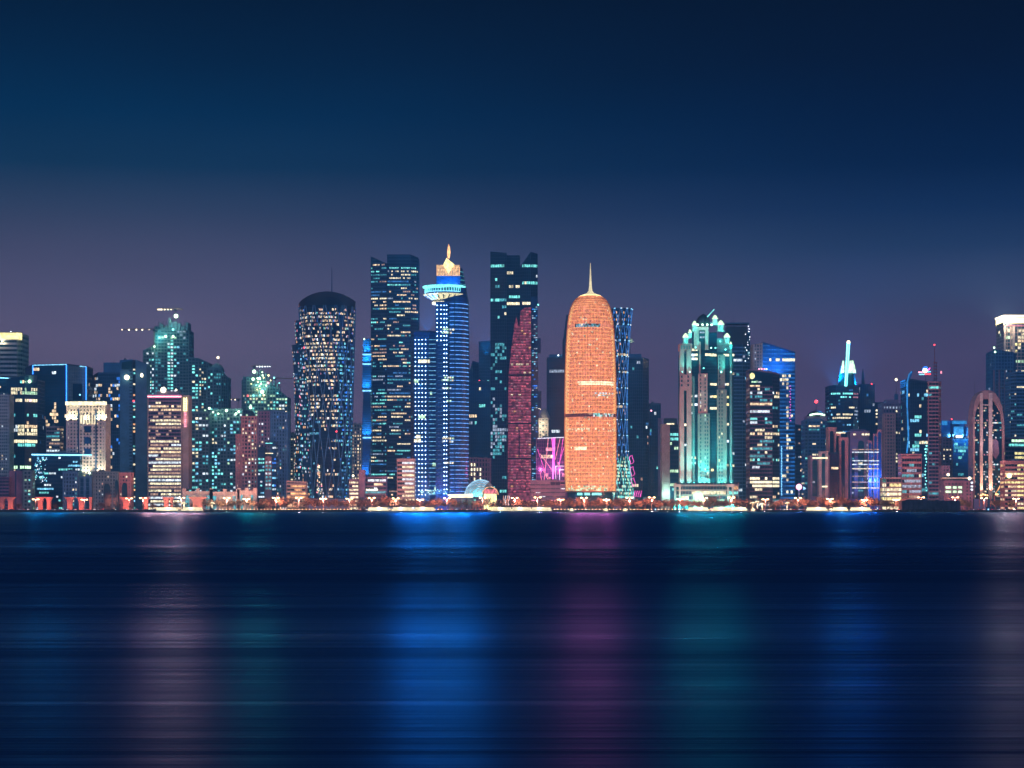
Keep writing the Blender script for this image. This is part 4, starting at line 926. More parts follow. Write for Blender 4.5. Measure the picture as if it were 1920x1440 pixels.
# ---- the orange tower
def orange_tower():
    Y = 2040; cx = X(1109,Y); m1 = M2(Y); R = 48.5*m1; cy = Y+R
    r = thing('orange_dome_tower', 'bullet shaped round tower glowing orange behind lattice, needle spire on top', 'tower', (cx,cy,GZ))
    prof = [(921,47.6),(880,48.3),(820,48.6),(750,48.4),(700,47.6),(650,46),(620,44.4),(600,42.6),(585,40.2),(573,37.2),(565,34),(558,29.5),(553,24.5),(550,19),(548,13)]
    prof = [(h*m1, Z(y,Y)) for y, h in prof]
    def rad(z):
        for a, b in zip(prof, prof[1:]):
            if z <= b[1]: return a[0]+(b[0]-a[0])*(z-a[1])/(b[1]-a[1])
        return prof[-1][0]
    mats = ['skin_orange']*9+['skin_amber']*2+['skin_peach']*4+['skin_deep']*4
    n = 96; zs = []; z = prof[0][1]; st = 7.0*m1
    while z < Z(549,Y): zs.append(z); z += (st if z < Z(575,Y) else st*.6)*.5
    zs.append(Z(548.3,Y))
    b = MB(); rg = random.Random(90)
    for j in range(len(zs)-1):
        z0, z1 = zs[j], zs[j+1]; r0, r1 = rad(z0), rad(z1); py = pyof((z0+z1)/2,Y)
        band = 606 < py < 612 or 775 < py < 781
        for i in range(n):
            t0, t1 = 2*PI*i/n, 2*PI*(i+1)/n; c = math.cos((t0+t1)/2)
            px_ = 1109+48*c
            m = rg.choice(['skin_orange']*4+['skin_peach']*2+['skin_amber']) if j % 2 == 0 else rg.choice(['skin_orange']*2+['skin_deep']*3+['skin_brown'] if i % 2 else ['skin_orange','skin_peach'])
            if abs(c) > .86: m = 'skin_edge' if abs(c) > .93 or j % 2 == 0 else 'skin_amber'  # brighter cells paint the edge shading onto the two sides
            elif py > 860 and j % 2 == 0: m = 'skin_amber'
            if band:
                m = 'skin_belt'
                if 606 < py < 612 and math.sin(t0) < 0 and 1078 < px_ < 1128: m = rg.choice(['lit_dimwhite','skin_belt','lit_dimteal'])
                elif 606 < py < 612: m = 'skin_peach' if px_ > 1128 or px_ < 1075 else 'skin_belt'
                elif 1103 < px_ < 1150 and math.sin(t0) < 0: m = rg.choice(['lit_teal','lit_white','skin_belt','lit_dimwarm'])
            if 716 < py < 723 and 1085 < px_ < 1152: m = 'bright_cream'
            if 735 < py < 742 and 1110 < px_ < 1150: m = rg.choice(['lit_white','lit_dimwarm','skin_peach'])
            if 836 < py < 843 and 1078 < px_ < 1100: m = 'bright_cream'
            if 801 < py < 808 and rg.random() < .4: m = 'lit_cream'
            if 912 < py and 1066 < px_ < 1140: m = rg.choice(['lit_green','lit_cream','skin_amber'])
            if py < 905 and rg.random() < .02: m = 'lit_cream'
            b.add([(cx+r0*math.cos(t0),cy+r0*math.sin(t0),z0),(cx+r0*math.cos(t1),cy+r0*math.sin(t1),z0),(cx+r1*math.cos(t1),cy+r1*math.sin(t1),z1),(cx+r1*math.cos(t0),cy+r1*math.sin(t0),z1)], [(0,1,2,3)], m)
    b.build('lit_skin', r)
    b = MB()
    for j, z in enumerate(zs[:-1]):
        py = pyof(z,Y)
        if j % 2: continue
        if 604 < py < 613 or 774 < py < 782: continue
        rr = rad(z)+.35; hh = .55
        b.lathe(cx, cy, [(rr-.3,z-hh/2),(rr,z-hh/2),(rr,z+hh/2),(rr-.3,z+hh/2)], 'ring_light', 48)
    b.build('lattice_rings', r)
    b = MB()
    for k in range(0, n):
        t = 2*PI*(k+.5)/n; prev = None
        for j in range(0, len(zs), 4):
            rr = rad(zs[j])+.55; p = (cx+rr*math.cos(t), cy+rr*math.sin(t), zs[j])
            if prev: b.beam(prev, p, .3, 'copper_mesh')
            prev = p
    b.build('lattice_ribs', r)
    b = MB(); b.lathe(cx, cy, [(15*m1,Z(548.4,Y)),(12*m1,Z(546.5,Y)),(7*m1,Z(544.5,Y)),(3.6*m1,Z(540,Y)),(2.4*m1,Z(530,Y)),(1.4*m1,Z(510,Y)),(.4*m1,Z(487,Y))], 'spire_glow', 16); b.build('spire', r, smooth=True)
    b = MB(); b.lathe(cx, cy, [(19*m1,Z(550.5,Y)),(20*m1,Z(549.5,Y)),(15*m1,Z(547.8,Y))], 'bright_yellow', 32); b.build('light_ring', r)
    for x, y in ((1080,600),(1140,600),(1085,712),(1135,712),(1110,712)): water_streak_spot(r, x, y, Y, (1,.05,.22), STREAK_PW*.34, -6)
    b = MB(); b.lathe(cx, cy, [(44*m1,GZ),(44*m1,Z(921,Y))], 'glass_teal', 40); b.build('lobby_glass', r)
    b = MB(); b.lathe(cx, cy, [(47*m1,Z(922.6,Y)),(49.5*m1,Z(922.6,Y)),(49.5*m1,Z(920.4,Y)),(48*m1,Z(920.4,Y))], 'copper_mesh', 40); b.build('canopy', r)
    for x in (1082,1096,1110,1118): add_box(r, 'lobby_window', x, x+10, 924, 928.5, Y, 'bright_teal', .5, -.5+6*((x-1109)/48)**2)
    return r
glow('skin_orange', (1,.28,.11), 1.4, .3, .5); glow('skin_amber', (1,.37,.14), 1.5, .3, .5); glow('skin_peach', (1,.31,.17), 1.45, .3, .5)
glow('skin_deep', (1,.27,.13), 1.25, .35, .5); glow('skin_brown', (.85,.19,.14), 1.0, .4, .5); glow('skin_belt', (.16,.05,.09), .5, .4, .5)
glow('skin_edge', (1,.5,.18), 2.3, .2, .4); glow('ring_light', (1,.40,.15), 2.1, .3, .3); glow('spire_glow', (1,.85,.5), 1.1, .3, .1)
orange_tower()
# ---- hyperboloid lattice tower behind the orange one
def lattice_tower():
    Y = 2250; r = thing('lattice_tower', 'dark waisted tower wrapped in blue lit diagonal lattice, right of the orange tower', 'tower', (X(1165,Y),Y+20,GZ))
    rows = [(935,1138,1191),(900,1140,1186),(860,1143,1181),(820,1145,1178),(780,1146,1177.5),(720,1146,1178),(660,1145,1180),(620,1144,1183),(577,1142,1187.5)]
    P, z0, z1 = loft(rows, Y, 22); loft_core(r, P, z0, z1, 'glass', 40, 30)
    b = MB(); rings(b, P, z0, z1, 3.9, .5, 'dark_metal', .2, 40); b.build('floor_bands', r)
    b = MB(); nodes = []; low = MB(); n = 12
    for k in range(n):
        for s in (-1, 1):
            prev = None
            for j in range(37):
                z = z0+(z1-z0)*j/36; th = 2*PI*k/n+s*3.1*j/36
                p = P(th, z, .5)
                if prev is not None: (low if j < 9 else b).beam(prev, p, .42, 'lit_teal' if j < 9 else 'lattice_blue')
                if j % 3 == 0: nodes.append(p)
                prev = p
    b.build('diagonal_lattice', r); low.build('lower_lattice', r)
    b = MB()
    for k, p in enumerate(nodes): b.ball(p.x, p.y, p.z, .55, 'bright_cyan' if k % 3 else 'bright_white', 5)
    b.build('lattice_lamps', r, kind='stuff')
    b = MB(); cx = X(1165,Y); b.lathe(cx, Y+22, [(22*M2(Y),Z(579,Y)),(22.6*M2(Y),Z(577.5,Y))], 'lit_cyan', 32); b.build('top_rim', r)
    wn = Wins(); rg = random.Random(101); nu = 30
    for j in range(int((z1-z0)/3.9)):
        z = z0+j*3.9; y = pyof(z+2,Y)
        for i in range(nu):
            p = .5 if (618 < y < 624 or 644 < y < 650 or 660 < y < 665 or 696 < y < 701 or 758 < y < 763) else (.16 if y < 860 else .75)
            if rg.random() < p:
                a0, a1 = PI+PI*i/nu, PI+PI*(i+.85)/nu; A, B, C, D_ = P(a0,z+.8,.1), P(a1,z+.8,.1), P(a1,z+3.2,.1), P(a0,z+3.2,.1)
                wn.add([tuple(v) for v in (A,B,C,D_)], 'lit_'+(rg.choice(['cream','warm']) if p == .5 else (rg.choice(['green','cream','teal','dimteal']) if y > 860 else rg.choice(['dimblue','blue','dimwhite','amber']))), True, (B-A).length)
    wn.build(r)
    return r
glow('lattice_blue', (.05,.27,.8), 1.0, .5, .2)
lattice_tower()
r = thing('neon_loop_sign', 'looping magenta neon outline at the foot of the lattice tower', 'neon sign', (X(1186,2200),2200,GZ))
for k, (cy_, h_) in enumerate(((862,8),(884,9),(904,8))):
    b = MB(); prev = None
    for j in range(13):
        t = 2*PI*j/12; p = (X(1184+3.4*math.cos(t)+k*1.6+1.5*math.sin(3*t),2200), 2199, Z(cy_+h_*math.sin(t),2200))
        if prev: b.beam(prev, p, .45, 'bright_magenta')
        prev = p
    b.build('neon_loop', r)
for k in range(4): strip(r, 1188+k*4, 932, 1191+k*4, 920, 2200, .6, 'bright_magenta', -1, 'neon_bar')
b = MB(); b.beam((X(1186,2200),2200,GZ),(X(1186,2200),2200,Z(856,2200)),.5,'dark_metal'); b.build('post', r)
r = T('dark_glass_tower', 'tall navy tower with stepped penthouse right of the lattice tower', 2360, [(1170,0),(1205,0),(1217,6)], [672,672,674], 26, 'office', 102, p=.02, span=.5, wall='mid_panel', fl=3.8, rects=[(1192,672,1200,680,'dimwhite',.6),(1175,907,1196,913,'cream',.8)])
add_box(r, 'penthouse', 1180, 1203, 663, 672, 2360, 'blue_concrete', 16, 5)
strip(r, 1172, 740, 1173, 860, 2360, .7, 'bright_green', -1)
for k in range(3):      # dish aerials on the mast
    b = MB(); b.lathe(X(1182,2360), 2366, [(.4,Z(640-k*3.2,2360)-.7),(5-k,Z(640-k*3.2,2360))], 'lit_green' if k < 2 else 'steel', 12, .6); b.build('aerial_dish', r)
mast(r, 1182, 633, 664, 2360, .6, dy=6)
r = T('dark_slab', 'slim dark slab with a red beacon between navy tower and pale block', 2320, [(1218,0),(1239,0)], [758,758], 22, 'office', 103, p=.015, wall='mid_panel', pier=.4, span=.3); lampball(r, 1221, 770, 2320, 1, 'pink', -1)
add_box(r, 'side_wall', 1234, 1240.5, 784, 930, 2300, 'mauve_panel', 4)
r = T('apartment_block', 'pale block with one column of small square windows left of the teal tower', 2200, [(1241,0),(1256,0)], [797,797], 20, 'punched', 104, wall='white_stone', bay=6, fl=7, pier=4.4, span=4.6, p=.5, cols=['white','cream','dimwhite'])
T('x', '', 2200, [(1256,0),(1276,0)], [797,797], 20, 'office', 105, root=r, glass='glass', fl=5, p=.25, clump=.9, cols=['green','cream','teal'])
add_box(r, 'penthouse', 1246, 1270, 784, 797, 2200, 'dark_panel', 12, 3); add_box(r, 'roof_sign', 1250, 1264, 793.5, 796, 2200, 'bright_cream', .5, -.6)
point(r, (X(1250,2200),2192,Z(925,2200)), (.5,1,.8), 12000, 1)

# ---- teal floodlit tower
def teal_tower():
    Y = 2040; TE = (.02,.95,.75)
    r = thing('turreted_tower', 'teal floodlit tower with domed turrets and pink stone piers', 'tower', (X(1326,Y),Y+20,GZ))
    def bx(name, x0, x1, yt, yb, m, d0, d1):
        b = MB(); b.box(X(x0,Y),X(x1,Y),Y+d0,Y+d1,Z(yb,Y) if yb else GZ,Z(yt,Y),m); return b.build(name, r)
    bx('glass_facade', 1277, 1377, 662, None, 'glass_teal', 6, 36)
    bx('glass_facade', 1299, 1346, 622, 662, 'glass_black', 8, 30)
    bx('upper_block', 1345.5, 1370, 634, 661.5, 'teal_concrete', 7, 28)
    wn = Wins(); rg = random.Random(110)
    def piers(x0, x1, yt, yb, m, d, slots=(), col='dimteal', lit=.15, slot_w=2.1, step=7.2):
        bx('pier', x0, x1, yt, yb, m, d, 6.5 if d < 6 else d+3)
        y = yt+4
        while y < (yb or 905)-4:
            for sx in slots:
                q = (X(sx-slot_w/2,Y),X(sx+slot_w/2,Y)); zz = Z(y,Y)
                m2 = 'lit_'+rg.choice(['cream','green','white']) if rg.random() < lit else 'glass_black'
                wn.add([(q[0],Y+d-.12,zz-1.1),(q[1],Y+d-.12,zz-1.1),(q[1],Y+d-.12,zz+1.1),(q[0],Y+d-.12,zz+1.1)], m2, True, 3 if m2 != 'glass_black' else 2)
            y += step
    P1 = 'pink_stone'
    # left wing
    piers(1275, 1283, 655, None, P1, 2); piers(1288, 1297, 655, None, P1, 2, (), step=7)
    piers(1275, 1297.5, 702, 732, P1, 1.5, (1278.5, 1290.5), lit=.05, slot_w=3, step=8)
    bx('wing_head', 1274.5, 1298, 644, 656, P1, 1.2, 20)
    # middle shafts
    piers(1309, 1331, 775, None, 'pier_stone', 1, (1314, 1322.5, 1327), lit=.12)
    piers(1310, 1327, 700, 775, P1, 2, (1314, 1322.5), lit=.12)
    piers(1299, 1303, 705, None, 'teal_concrete', 4); piers(1345, 1363, 730, None, 'pier_stone', 1.2, (1349, 1354), lit=.1)
    piers(1347, 1360, 665, 730, 'pier_stone', 2.5, (1350,), lit=.2)
    piers(1369, 1373, 645, None, 'teal_concrete', 2)
    # upper pink frame
    piers(1302, 1311, 613, 655, P1, 3); piers(1323, 1329, 613, 655, P1, 3); bx('lintel', 1302, 1329, 612, 618, P1, 2.5, 14); piers(1311.5, 1314.5, 640, 700, P1, 4)
    bx('arch_glass', 1311.2, 1322.8, 618.5, 655, 'glass_teal', 5, 8)
    for y in (621, 630): bx('arch_light', 1313, 1322, y, y+3, 'lit_dimwhite', 4.6, 4.9)
    for k in range(4): bx('corbel', 1277+k*5, 1279.5+k*5, 648, 655, 'teal_concrete', .6, 1.1)
    # floor edges
    b = MB()
    for k in range(44):
        y = 660+k*6; b.box(X(1277.5,Y),X(1376.5,Y),Y+5.6,Y+5.95,Z(y+.6,Y),Z(y-.6,Y),'dark_panel')
    b.build('floor_bands', r)
    rows = [(1297.5,1309,(655,664.5,665,672,742,758,774)),(1332,1345,(665,720,743,765)),(1323,1340,(664,)),(1283.5,1288,(703,741,773,796,834)),(1357,1368,(665,720,744,758,795,827,850,858,872)),(1374,1378,(665,700,850,873)),(1297.5,1306,(858,868)),(1334,1339,(881,))]
    for x0, x1, ys in rows:
        for y in ys:
            y = y+0.01
            n = max(1, int((x1-x0)/5))
            for k in range(n):
                if rg.random() < .12: continue
                a, c = x0+(x1-x0)*k/n+.3, x0+(x1-x0)*(k+1)/n-.2; a, c = X(a,Y), X(c,Y); zz = Z(y,Y)
                wn.add([(a,Y+5.5,zz-1.15),(c,Y+5.5,zz-1.15),(c,Y+5.5,zz+1.15),(a,Y+5.5,zz+1.15)], 'bright_'+rg.choice(['cream','yellow','white','cream']) if rg.random() < .6 else 'lit_'+rg.choice(['cream','white']), True, 9)
    wn.build(r)
    # turrets with columns and caps
    def turret(x, yt, yb, w):
        b = MB(); cx = X(x,Y); cy = Y+5; rr = w/2*M2(Y); h = Z(yt,Y)-Z(yb,Y); z0 = Z(yb,Y)
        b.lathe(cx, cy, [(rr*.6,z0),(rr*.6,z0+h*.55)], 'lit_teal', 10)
        for k in range(8):
            t = 2*PI*k/8; b.beam((cx+rr*.85*math.cos(t),cy+rr*.85*math.sin(t),z0),(cx+rr*.85*math.cos(t),cy+rr*.85*math.sin(t),z0+h*.58),.55,'white_stone')
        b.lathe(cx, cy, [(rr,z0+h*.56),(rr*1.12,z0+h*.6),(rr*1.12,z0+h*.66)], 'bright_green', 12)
        b.lathe(cx, cy, [(rr*.85,z0+h*.66),(rr*.85,z0+h*.76),(rr*.5,z0+h*.93),(rr*.06,z0+h*1.02)], 'cap_glow', 12); b.lathe(cx, cy, [(rr*1.1,z0-.6),(rr*1.1,z0)], 'white_stone', 12)
        o = b.build('turret', r); point(r, (cx, cy-rr-2.5, z0+h*.2), TE, 1800, .5); return o
    for a in ((1286.5,624,643,11),(1303,601,619,9),(1341.5,590,607,10),(1352.5,600,619,12),(1364,624,642,11),(1294.5,617,632,6),(1371,640,652,5)): turret(*a)
    # central dome
    b = MB(); cx = X(1321,Y); m1 = M2(Y); b.lathe(cx, Y+14, [(14*m1,Z(612,Y)),(14*m1,Z(603,Y)),(12.5*m1,Z(597,Y)),(9*m1,Z(592,Y)),(4*m1,Z(588,Y)),(.5*m1,Z(586,Y))], 'dome_dark', 20); b.build('dome', r, smooth=True)
    b = MB(); b.ball(cx, Y+14, Z(588,Y), .9, 'lamp_white'); b.build('finial_lamp', r)
    for x in (1308, 1317, 1326, 1334): lampball(r, x, 609, Y, 1.1, 'green', -1, pw=0); point(r, (X(x,Y),Y-3,Z(607,Y)), (.3,1,.85), 2500, .6)
    strip(r, 1327.5, 593, 1340.5, 578.5, Y, .9, 'bright_teal', 8, 'tilted_mast')
    # uplights at the foot of every pier and on the ledges
    UP = [(1278,905,1),(1292,905,1),(1301,905,.5),(1312,905,1.3),(1321,905,1.3),(1329,905,1.2),(1348,905,1.2),(1359,905,1.1),(1371,905,1.2),
          (1279,697,.5),(1293,697,.9),(1304,651,.7),(1333,652,.8),(1341,652,.6),(1352,697,.9),(1370,697,.8),(1319,690,.4),(1350,640,.5),(1360,655,.4)]
    for x, y, k in UP:
        lampball(r, x, y+.5, Y, .65, 'green' if k > .7 else 'teal', -2.2, name='flood_lamp')
        spot(r, (X(x,Y),Y-3.2,Z(y+2,Y)), (X(x,Y),Y+1.5,Z(y-26 if y > 800 else y-16,Y)), TE, 90000*k if y > 800 else 60000*k, 80, .6)
        if y > 800: spot(r, (X(x,Y),Y-6,Z(y+2,Y)), (X(x,Y),Y+1.5,Z(y-75,Y)), TE, 110000*k, 50, .6); point(r, (X(x,Y),Y-2.5,Z(y-3,Y)), TE, 3500*k, .5)
    for x, tx, ty, pw in ((1300,1312,850,420000),(1345,1345,830,500000),(1368,1362,740,420000),(1290,1286,820,260000),(1330,1340,640,160000)):
        spot(r, (X(x,Y),Y-38,6), (X(tx,Y),Y,Z(ty,Y)), TE, pw*.4, 42, .8)
    for x, y in ((1290,625),(1362,625),(1276,720),(1385,735),(1330,660)): water_streak_spot(r, x, y, Y, (0,.7,.75), STREAK_PW*.15, -5)
    # podium
    T('x', '', Y-4, [(1268,0),(1384,0)], 905, 14, 'bands', 111, root=r, wall='stone', fl=5, p=.3, cols=['cream','amber','teal'], roof=False)
    b = MB()
    for x0 in (1263, 1362): 
        for (a, c) in ((0,3),(9,12)): b.box(X(x0+a,Y),X(x0+c,Y),Y-9,Y-5,GZ,Z(912,Y),'white_stone')
        b.box(X(x0-1,Y),X(x0+13,Y),Y-9.5,Y-4.4,Z(913,Y),Z(908,Y),'white_stone')
    b.build('gate_arches', r)
    for x in (1266, 1275, 1288, 1300, 1345, 1360, 1368): point(r, (X(x,Y),Y-13,5), TE, 13000, .8)
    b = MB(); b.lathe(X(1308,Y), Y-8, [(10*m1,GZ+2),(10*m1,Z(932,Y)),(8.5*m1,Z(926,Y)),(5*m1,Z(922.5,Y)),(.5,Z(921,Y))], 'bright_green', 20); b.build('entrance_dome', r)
    return r
glow('cap_glow', (.7,1,.6), 2.2, .3)  # caps glow by themselves in place of the floodlight on them
teal_tower()
# ---- right of the teal tower
r = T('apartment_tower', 'dark teal tower of curved balconies with open roof frame, right of the turreted tower', 2230, [(1362,6),(1374,0),(1392,0),(1407,6)], [622,622,622,622], 24, 'bands', 120, wall='blue_concrete', glass='glass_black', fl=4, span=1.3, p=.06, cols=['dimteal','dimwhite','cyan','white'], clump=.3)
add_box(r, 'crown_box', 1363, 1401, 612, 646, 2230, 'dome_dark', 18, -1); add_box(r, 'crown_frame', 1362, 1405, 605, 607.5, 2230, 'mid_panel', 22, -2)
for x in (1363,1374,1389,1402): add_box(r, 'frame_post', x, x+1.5, 607.5, 612, 2230, 'mid_panel', 1.5, -1.5)
mast(r, 1376, 590, 606, 2230, .4); rng = random.Random(5)
for k in range(14): lampball(r, rng.uniform(1397,1406), 612+k*5, 2230, rng.uniform(.3,.6), 'white', -2.5, name='glint_lamp')
r = T('bank_tower', 'dark office tower with gold disc sign and pale striped floors', 2110, [(1406,0),(1448,0),(1463,8)], [694,699,702], 24, 'bands', 121, wall='mauve_panel', glass='glass_black', fl=3.9, span=1.25, p=.16, cols=['cream','dimteal','warm','white'], bay=2.6, clump=.6,
      rects=[(1406,690,1464,722,'cream',0),(1408,811,1458,820,['cream','warm'],.75),(1416,804,1432,811,'cream',.9),(1408,859,1462,867,['green','teal'],.6),(1408,896,1462,914,'bright_cream',.85),(1408,735,1450,742,'white',.4),(1408,783,1450,790,'teal',.3)], sides={1: dict(wall='dark_panel', p=.1)})
add_box(r, 'sign_panel', 1405.5, 1448, 697, 722, 2110, 'glass_black', .4, -.55)
b = MB(); b.outline([(X(1410,2110)+2.6*math.cos(2*PI*k/16), Z(705,2110)+3.2*math.sin(2*PI*k/16)) for k in range(16)], 2108.4, 2109.2, 'bright_yellow'); b.build('gold_disc', r)
b = MB(); Yt = 2108.8         # small slanted lettering under the disc, too far off to read
for k, (w, h, c) in enumerate(((1,1,'g'),(1,.7,'g'),(1,.7,'g'),(.5,1,'g'),(.5,1.1,'g'),(1,.7,'w'),(.9,.8,'w'),(.6,.6,'w'))):
    x = X(1409+k*2.4,2110); z = Z(717.5,2110)
    b.outline([(x,z),(x+w*.9,z),(x+w*.9+.3,z+h*1.9),(x+.3,z+h*1.9)], Yt, Yt+.3, 'bright_green' if c == 'g' else 'lit_white')
b.build('sign_lettering', r)
for x in (1423,1428,1433,1437): lampball(r, x, 692, 2118, .8, 'pink' if x < 1434 else 'white', -1)
r = T('blue_lit_tower', 'bright blue floodlit tower with sloping roof, pale left wall', 2210, [(1414,6),(1430,0)], [645,642.5], 26, 'punched', 122, wall='stone', p=.1, bay=4, roof=False)
T('x', '', 2210, [(1430,0),(1491.5,4)], [643,661], 26, 'office', 123, root=r, glass='glass_royal', wall='glass_blue', bandwall='led_royal', fl=4.4, span=1.3, pier=.2, p=.02, clump=.2, cols=['cream'],
  rects=[(1430,640,1492,690,'blue',0),(1441,668,1492,675,'bright_cream',.8),(1436,690,1448,694,'white',.8),(1464,700,1477,732,'cream',.5),(1473,740,1477,930,'cream',.5)])
add_box(r, 'roof_sign', 1434, 1455, 645, 654, 2210, 'blue_concrete', 5, 10)
for k in range(30): lampball(r, 1465+(k % 2)*.6, 838+k*3.1, 2210, .45, 'cyan', -1.2, name='facade_lamp')
for x in (1440, 1455, 1470): spot(r, (X(x,2210),2196,Z(700,2210)), (X(x,2210),2210,Z(680,2210)), (.1,.4,1), 30000, 100)
for k in range(14): lampball(r, 1481+(k % 2), 724+k*5, 2212, .35, 'magenta', -1.2, name='beacon')
r = T('dark_slab', 'low navy slab tower right of the bright blue tower', 2300, [(1492,0),(1509,0)], [797,800], 20, 'office', 124, p=.06, cols=['dimwhite','blue','dimwarm'], rects=[(1500,828,1506,900,'warm',.35)])
b = thing('globe_lamp', 'large white globe light on a low post at the foot of the blue tower', 'globe light', (X(1498,2020),2020,GZ))
l = MB(); l.ball(X(1498,2020),2020,Z(913,2020),3,'lamp_pink',14); l.build('globe', b); l = MB(); l.beam((X(1498,2020),2020,GZ),(X(1498,2020),2020,Z(918,2020)),.6,'steel'); l.build('post', b); point(b,(X(1498,2020),2014,Z(913,2020)),(.3,.4,1),30000,1)
l = MB(); l.outline([(X(1506,2020),Z(919,2020)),(X(1511,2020),Z(916,2020)),(X(1506,2020),Z(912,2020))],2019,2019.6,'bright_cyan'); l.build('arrow_light', b)

r = T('domed_tower', 'pale teal tower with lit shallow dome and red beacon', 2200, [(1510,4),(1515,0),(1538,0),(1553,6)], [789,787,787,793], 24, 'office', 130, wall='blue_concrete', pier=.9, bay=4, p=.1, cols=['teal','cream','dimteal'], rects=[(1512,798,1526,803,'warm',.7),(1512,832,1532,838,['cream','teal'],.8)])
add_box(r, 'drum', 1513, 1551, 780, 789, 2200, 'mauve_panel', 18, 2)
b = MB(); b.lathe(X(1533,2200), 2212, [(18*M2(2200),Z(781,2200)),(17*M2(2200),Z(777,2200)),(10*M2(2200),Z(771,2200)),(2*M2(2200),Z(768,2200))], 'dome_dark', 20); b.build('dome', r, smooth=True)
for k in range(9): lampball(r, 1520+k*3.2, 778-2.2*math.sin(PI*k/8), 2200, 1.0, 'green', 1, name='dome_lamp')
mast(r, 1533, 752, 769, 2200, .5, light=('red', 1.9), dy=10)
Yg = 2260
r = T('sail_top_tower', 'round glass tower topped by white sails and a slanted neon blade', Yg, [(1557,8),(1568,1),(1584,0),(1600,2),(1612,10)], [724]*5, 26, 'office', 131, wall='dark_metal', p=.1, cols=['cyan','dimteal','dimblue'],
      rects=[(1557,736,1598,746,'bright_teal',.75),(1598,738,1612,746,'dimpink',.9),(1557,764,1612,769,'bright_cream',.9),(1557,772,1598,777,'cream',.9),(1557,780,1596,785,'cream',.8),(1603,764,1607,790,'dimwhite',.8)])
b = MB(); m1 = M2(Yg); b.lathe(X(1592,Yg), Yg+14, [(17*m1,Z(724,Yg)),(16*m1,Z(712,Yg)),(14.5*m1,Z(699,Yg)),(12*m1,Z(684,Yg))], 'glass_teal', 24); b.build('upper_drum', r)
b = MB(); b.outline([(X(1577,Yg),Z(700,Yg)),(X(1584,Yg),Z(698,Yg)),(X(1583.5,Yg),Z(676,Yg)),(X(1581,Yg),Z(676,Yg))], Yg+3, Yg+5, 'bright_green'); b.build('sail', r)
b = MB(); b.outline([(X(1591,Yg),Z(699,Yg)),(X(1605.5,Yg),Z(699,Yg)),(X(1602.5,Yg),Z(684,Yg)),(X(1600,Yg),Z(675.5,Yg)),(X(1593.5,Yg),Z(676.5,Yg))], Yg+1, Yg+3.5, 'bright_green'); b.build('sail', r)
b = MB(); b.beam((X(1585.5,Yg),Yg-1.5,Z(724,Yg)),(X(1590.5,Yg),Yg-1,Z(642,Yg)),2.6,'lamp_teal',3.2); b.build('neon_blade', r)
b = MB(); b.beam((X(1586,Yg),Yg-3,Z(723,Yg)),(X(1590,Yg),Yg-2.8,Z(644,Yg)),.5,'mid_panel'); b.build('blade_rib', r)
lampball(r, 1590.5, 642, Yg, 2, 'cream', -1.5)
point(r, (X(1578,Yg),Yg-6,Z(690,Yg)), (.1,.7,1), 30000, 1)
for x, y in ((1590,646),(1560,722),(1612,722),(1635,720)): water_streak_spot(r, x, y, Yg, (.01,.25,1), STREAK_PW*.26, -6)
spot(r, (X(1566,Yg),Yg+10,Z(722,Yg)), (X(1568,Yg),Yg+10,Z(500,Yg)), (0,.4,1), 800000, 120, 1, 'halo_spot'); spot(r, (X(1609,Yg),Yg+10,Z(722,Yg)), (X(1609,Yg),Yg+10,Z(500,Yg)), (0,.4,1), 600000, 120, 1, 'halo_spot')
r = T('dark_glass_tower', 'navy slab with pointed roof fin right of the sail topped tower', 2300, [(1613,0),(1640,0)], [722,722], 22, 'office', 132, p=.03, span=.4, fl=3.7, cols=['dimblue','dimwhite'])
b = MB(); b.outline([(X(1616,2300),Z(723,2300)),(X(1622,2300),Z(723,2300)),(X(1619,2300),Z(692,2300)),(X(1617.5,2300),Z(700,2300))],2301,2305,'dark_metal'); b.build('roof_fin', r); lampball(r, 1634, 720, 2300, .8, 'red', -1)
def arch_tower(name, label, Y, x0, x1, yt, arches, wall, seed, glass='glass_black', D=20, **kw):
    """stone frame tower: tall round-headed glass strips between piers"""
    r = T(name, label, Y, [(x0,0),(x1,0)], yt, D, 'office', seed, glass=wall, wall=wall, pier=0, span=0, p=0, **kw)
    wn = Wins(); rg = random.Random(seed)
    for a0, a1, at, ab, g, pl in arches:
        w = (a1-a0)/2; c = (a0+a1)/2
        pts = [(X(a0,Y),Z(ab,Y)),(X(a1,Y),Z(ab,Y))]+[(X(c+w*math.cos(t),Y), Z(at+w-w*math.sin(t),Y)) for t in [PI*k/8 for k in range(9)]]
        b = MB(); b.outline(pts, Y-.35, Y-.05, g); b.build('arched_glazing', r)
        y = at+w+2; fl = 6.4; m = MB()
        while y < ab-3:
            m.box(X(a0+.1,Y),X(a1-.1,Y),Y-.55,Y-.36,Z(y+.4,Y),Z(y-.4,Y),'dark_panel')
            if rg.random() < pl:
                f = rg.uniform(.3,1); xa = a0+.2; xb = a0+.2+(a1-a0-.4)*f
                wn.add([(X(xa,Y),Y-.42,Z(y+5,Y)),(X(xb,Y),Y-.42,Z(y+5,Y)),(X(xb,Y),Y-.42,Z(y+1.6,Y)),(X(xa,Y),Y-.42,Z(y+1.6,Y))], rg.choice(['lit_cream','lit_white','lit_dimteal','lit_dimwarm','lit_dimwhite']))
            y += fl
        m.build('floor_bands', r)
    wn.build(r); return r
r = arch_tower('arch_front_tower', 'pink stone tower of stepped arched strips beside the domed tower', 2110, 1554, 1568, 803, [(1556,1563,808,930,'glass_black',.05)], 'pink_stone', 133)
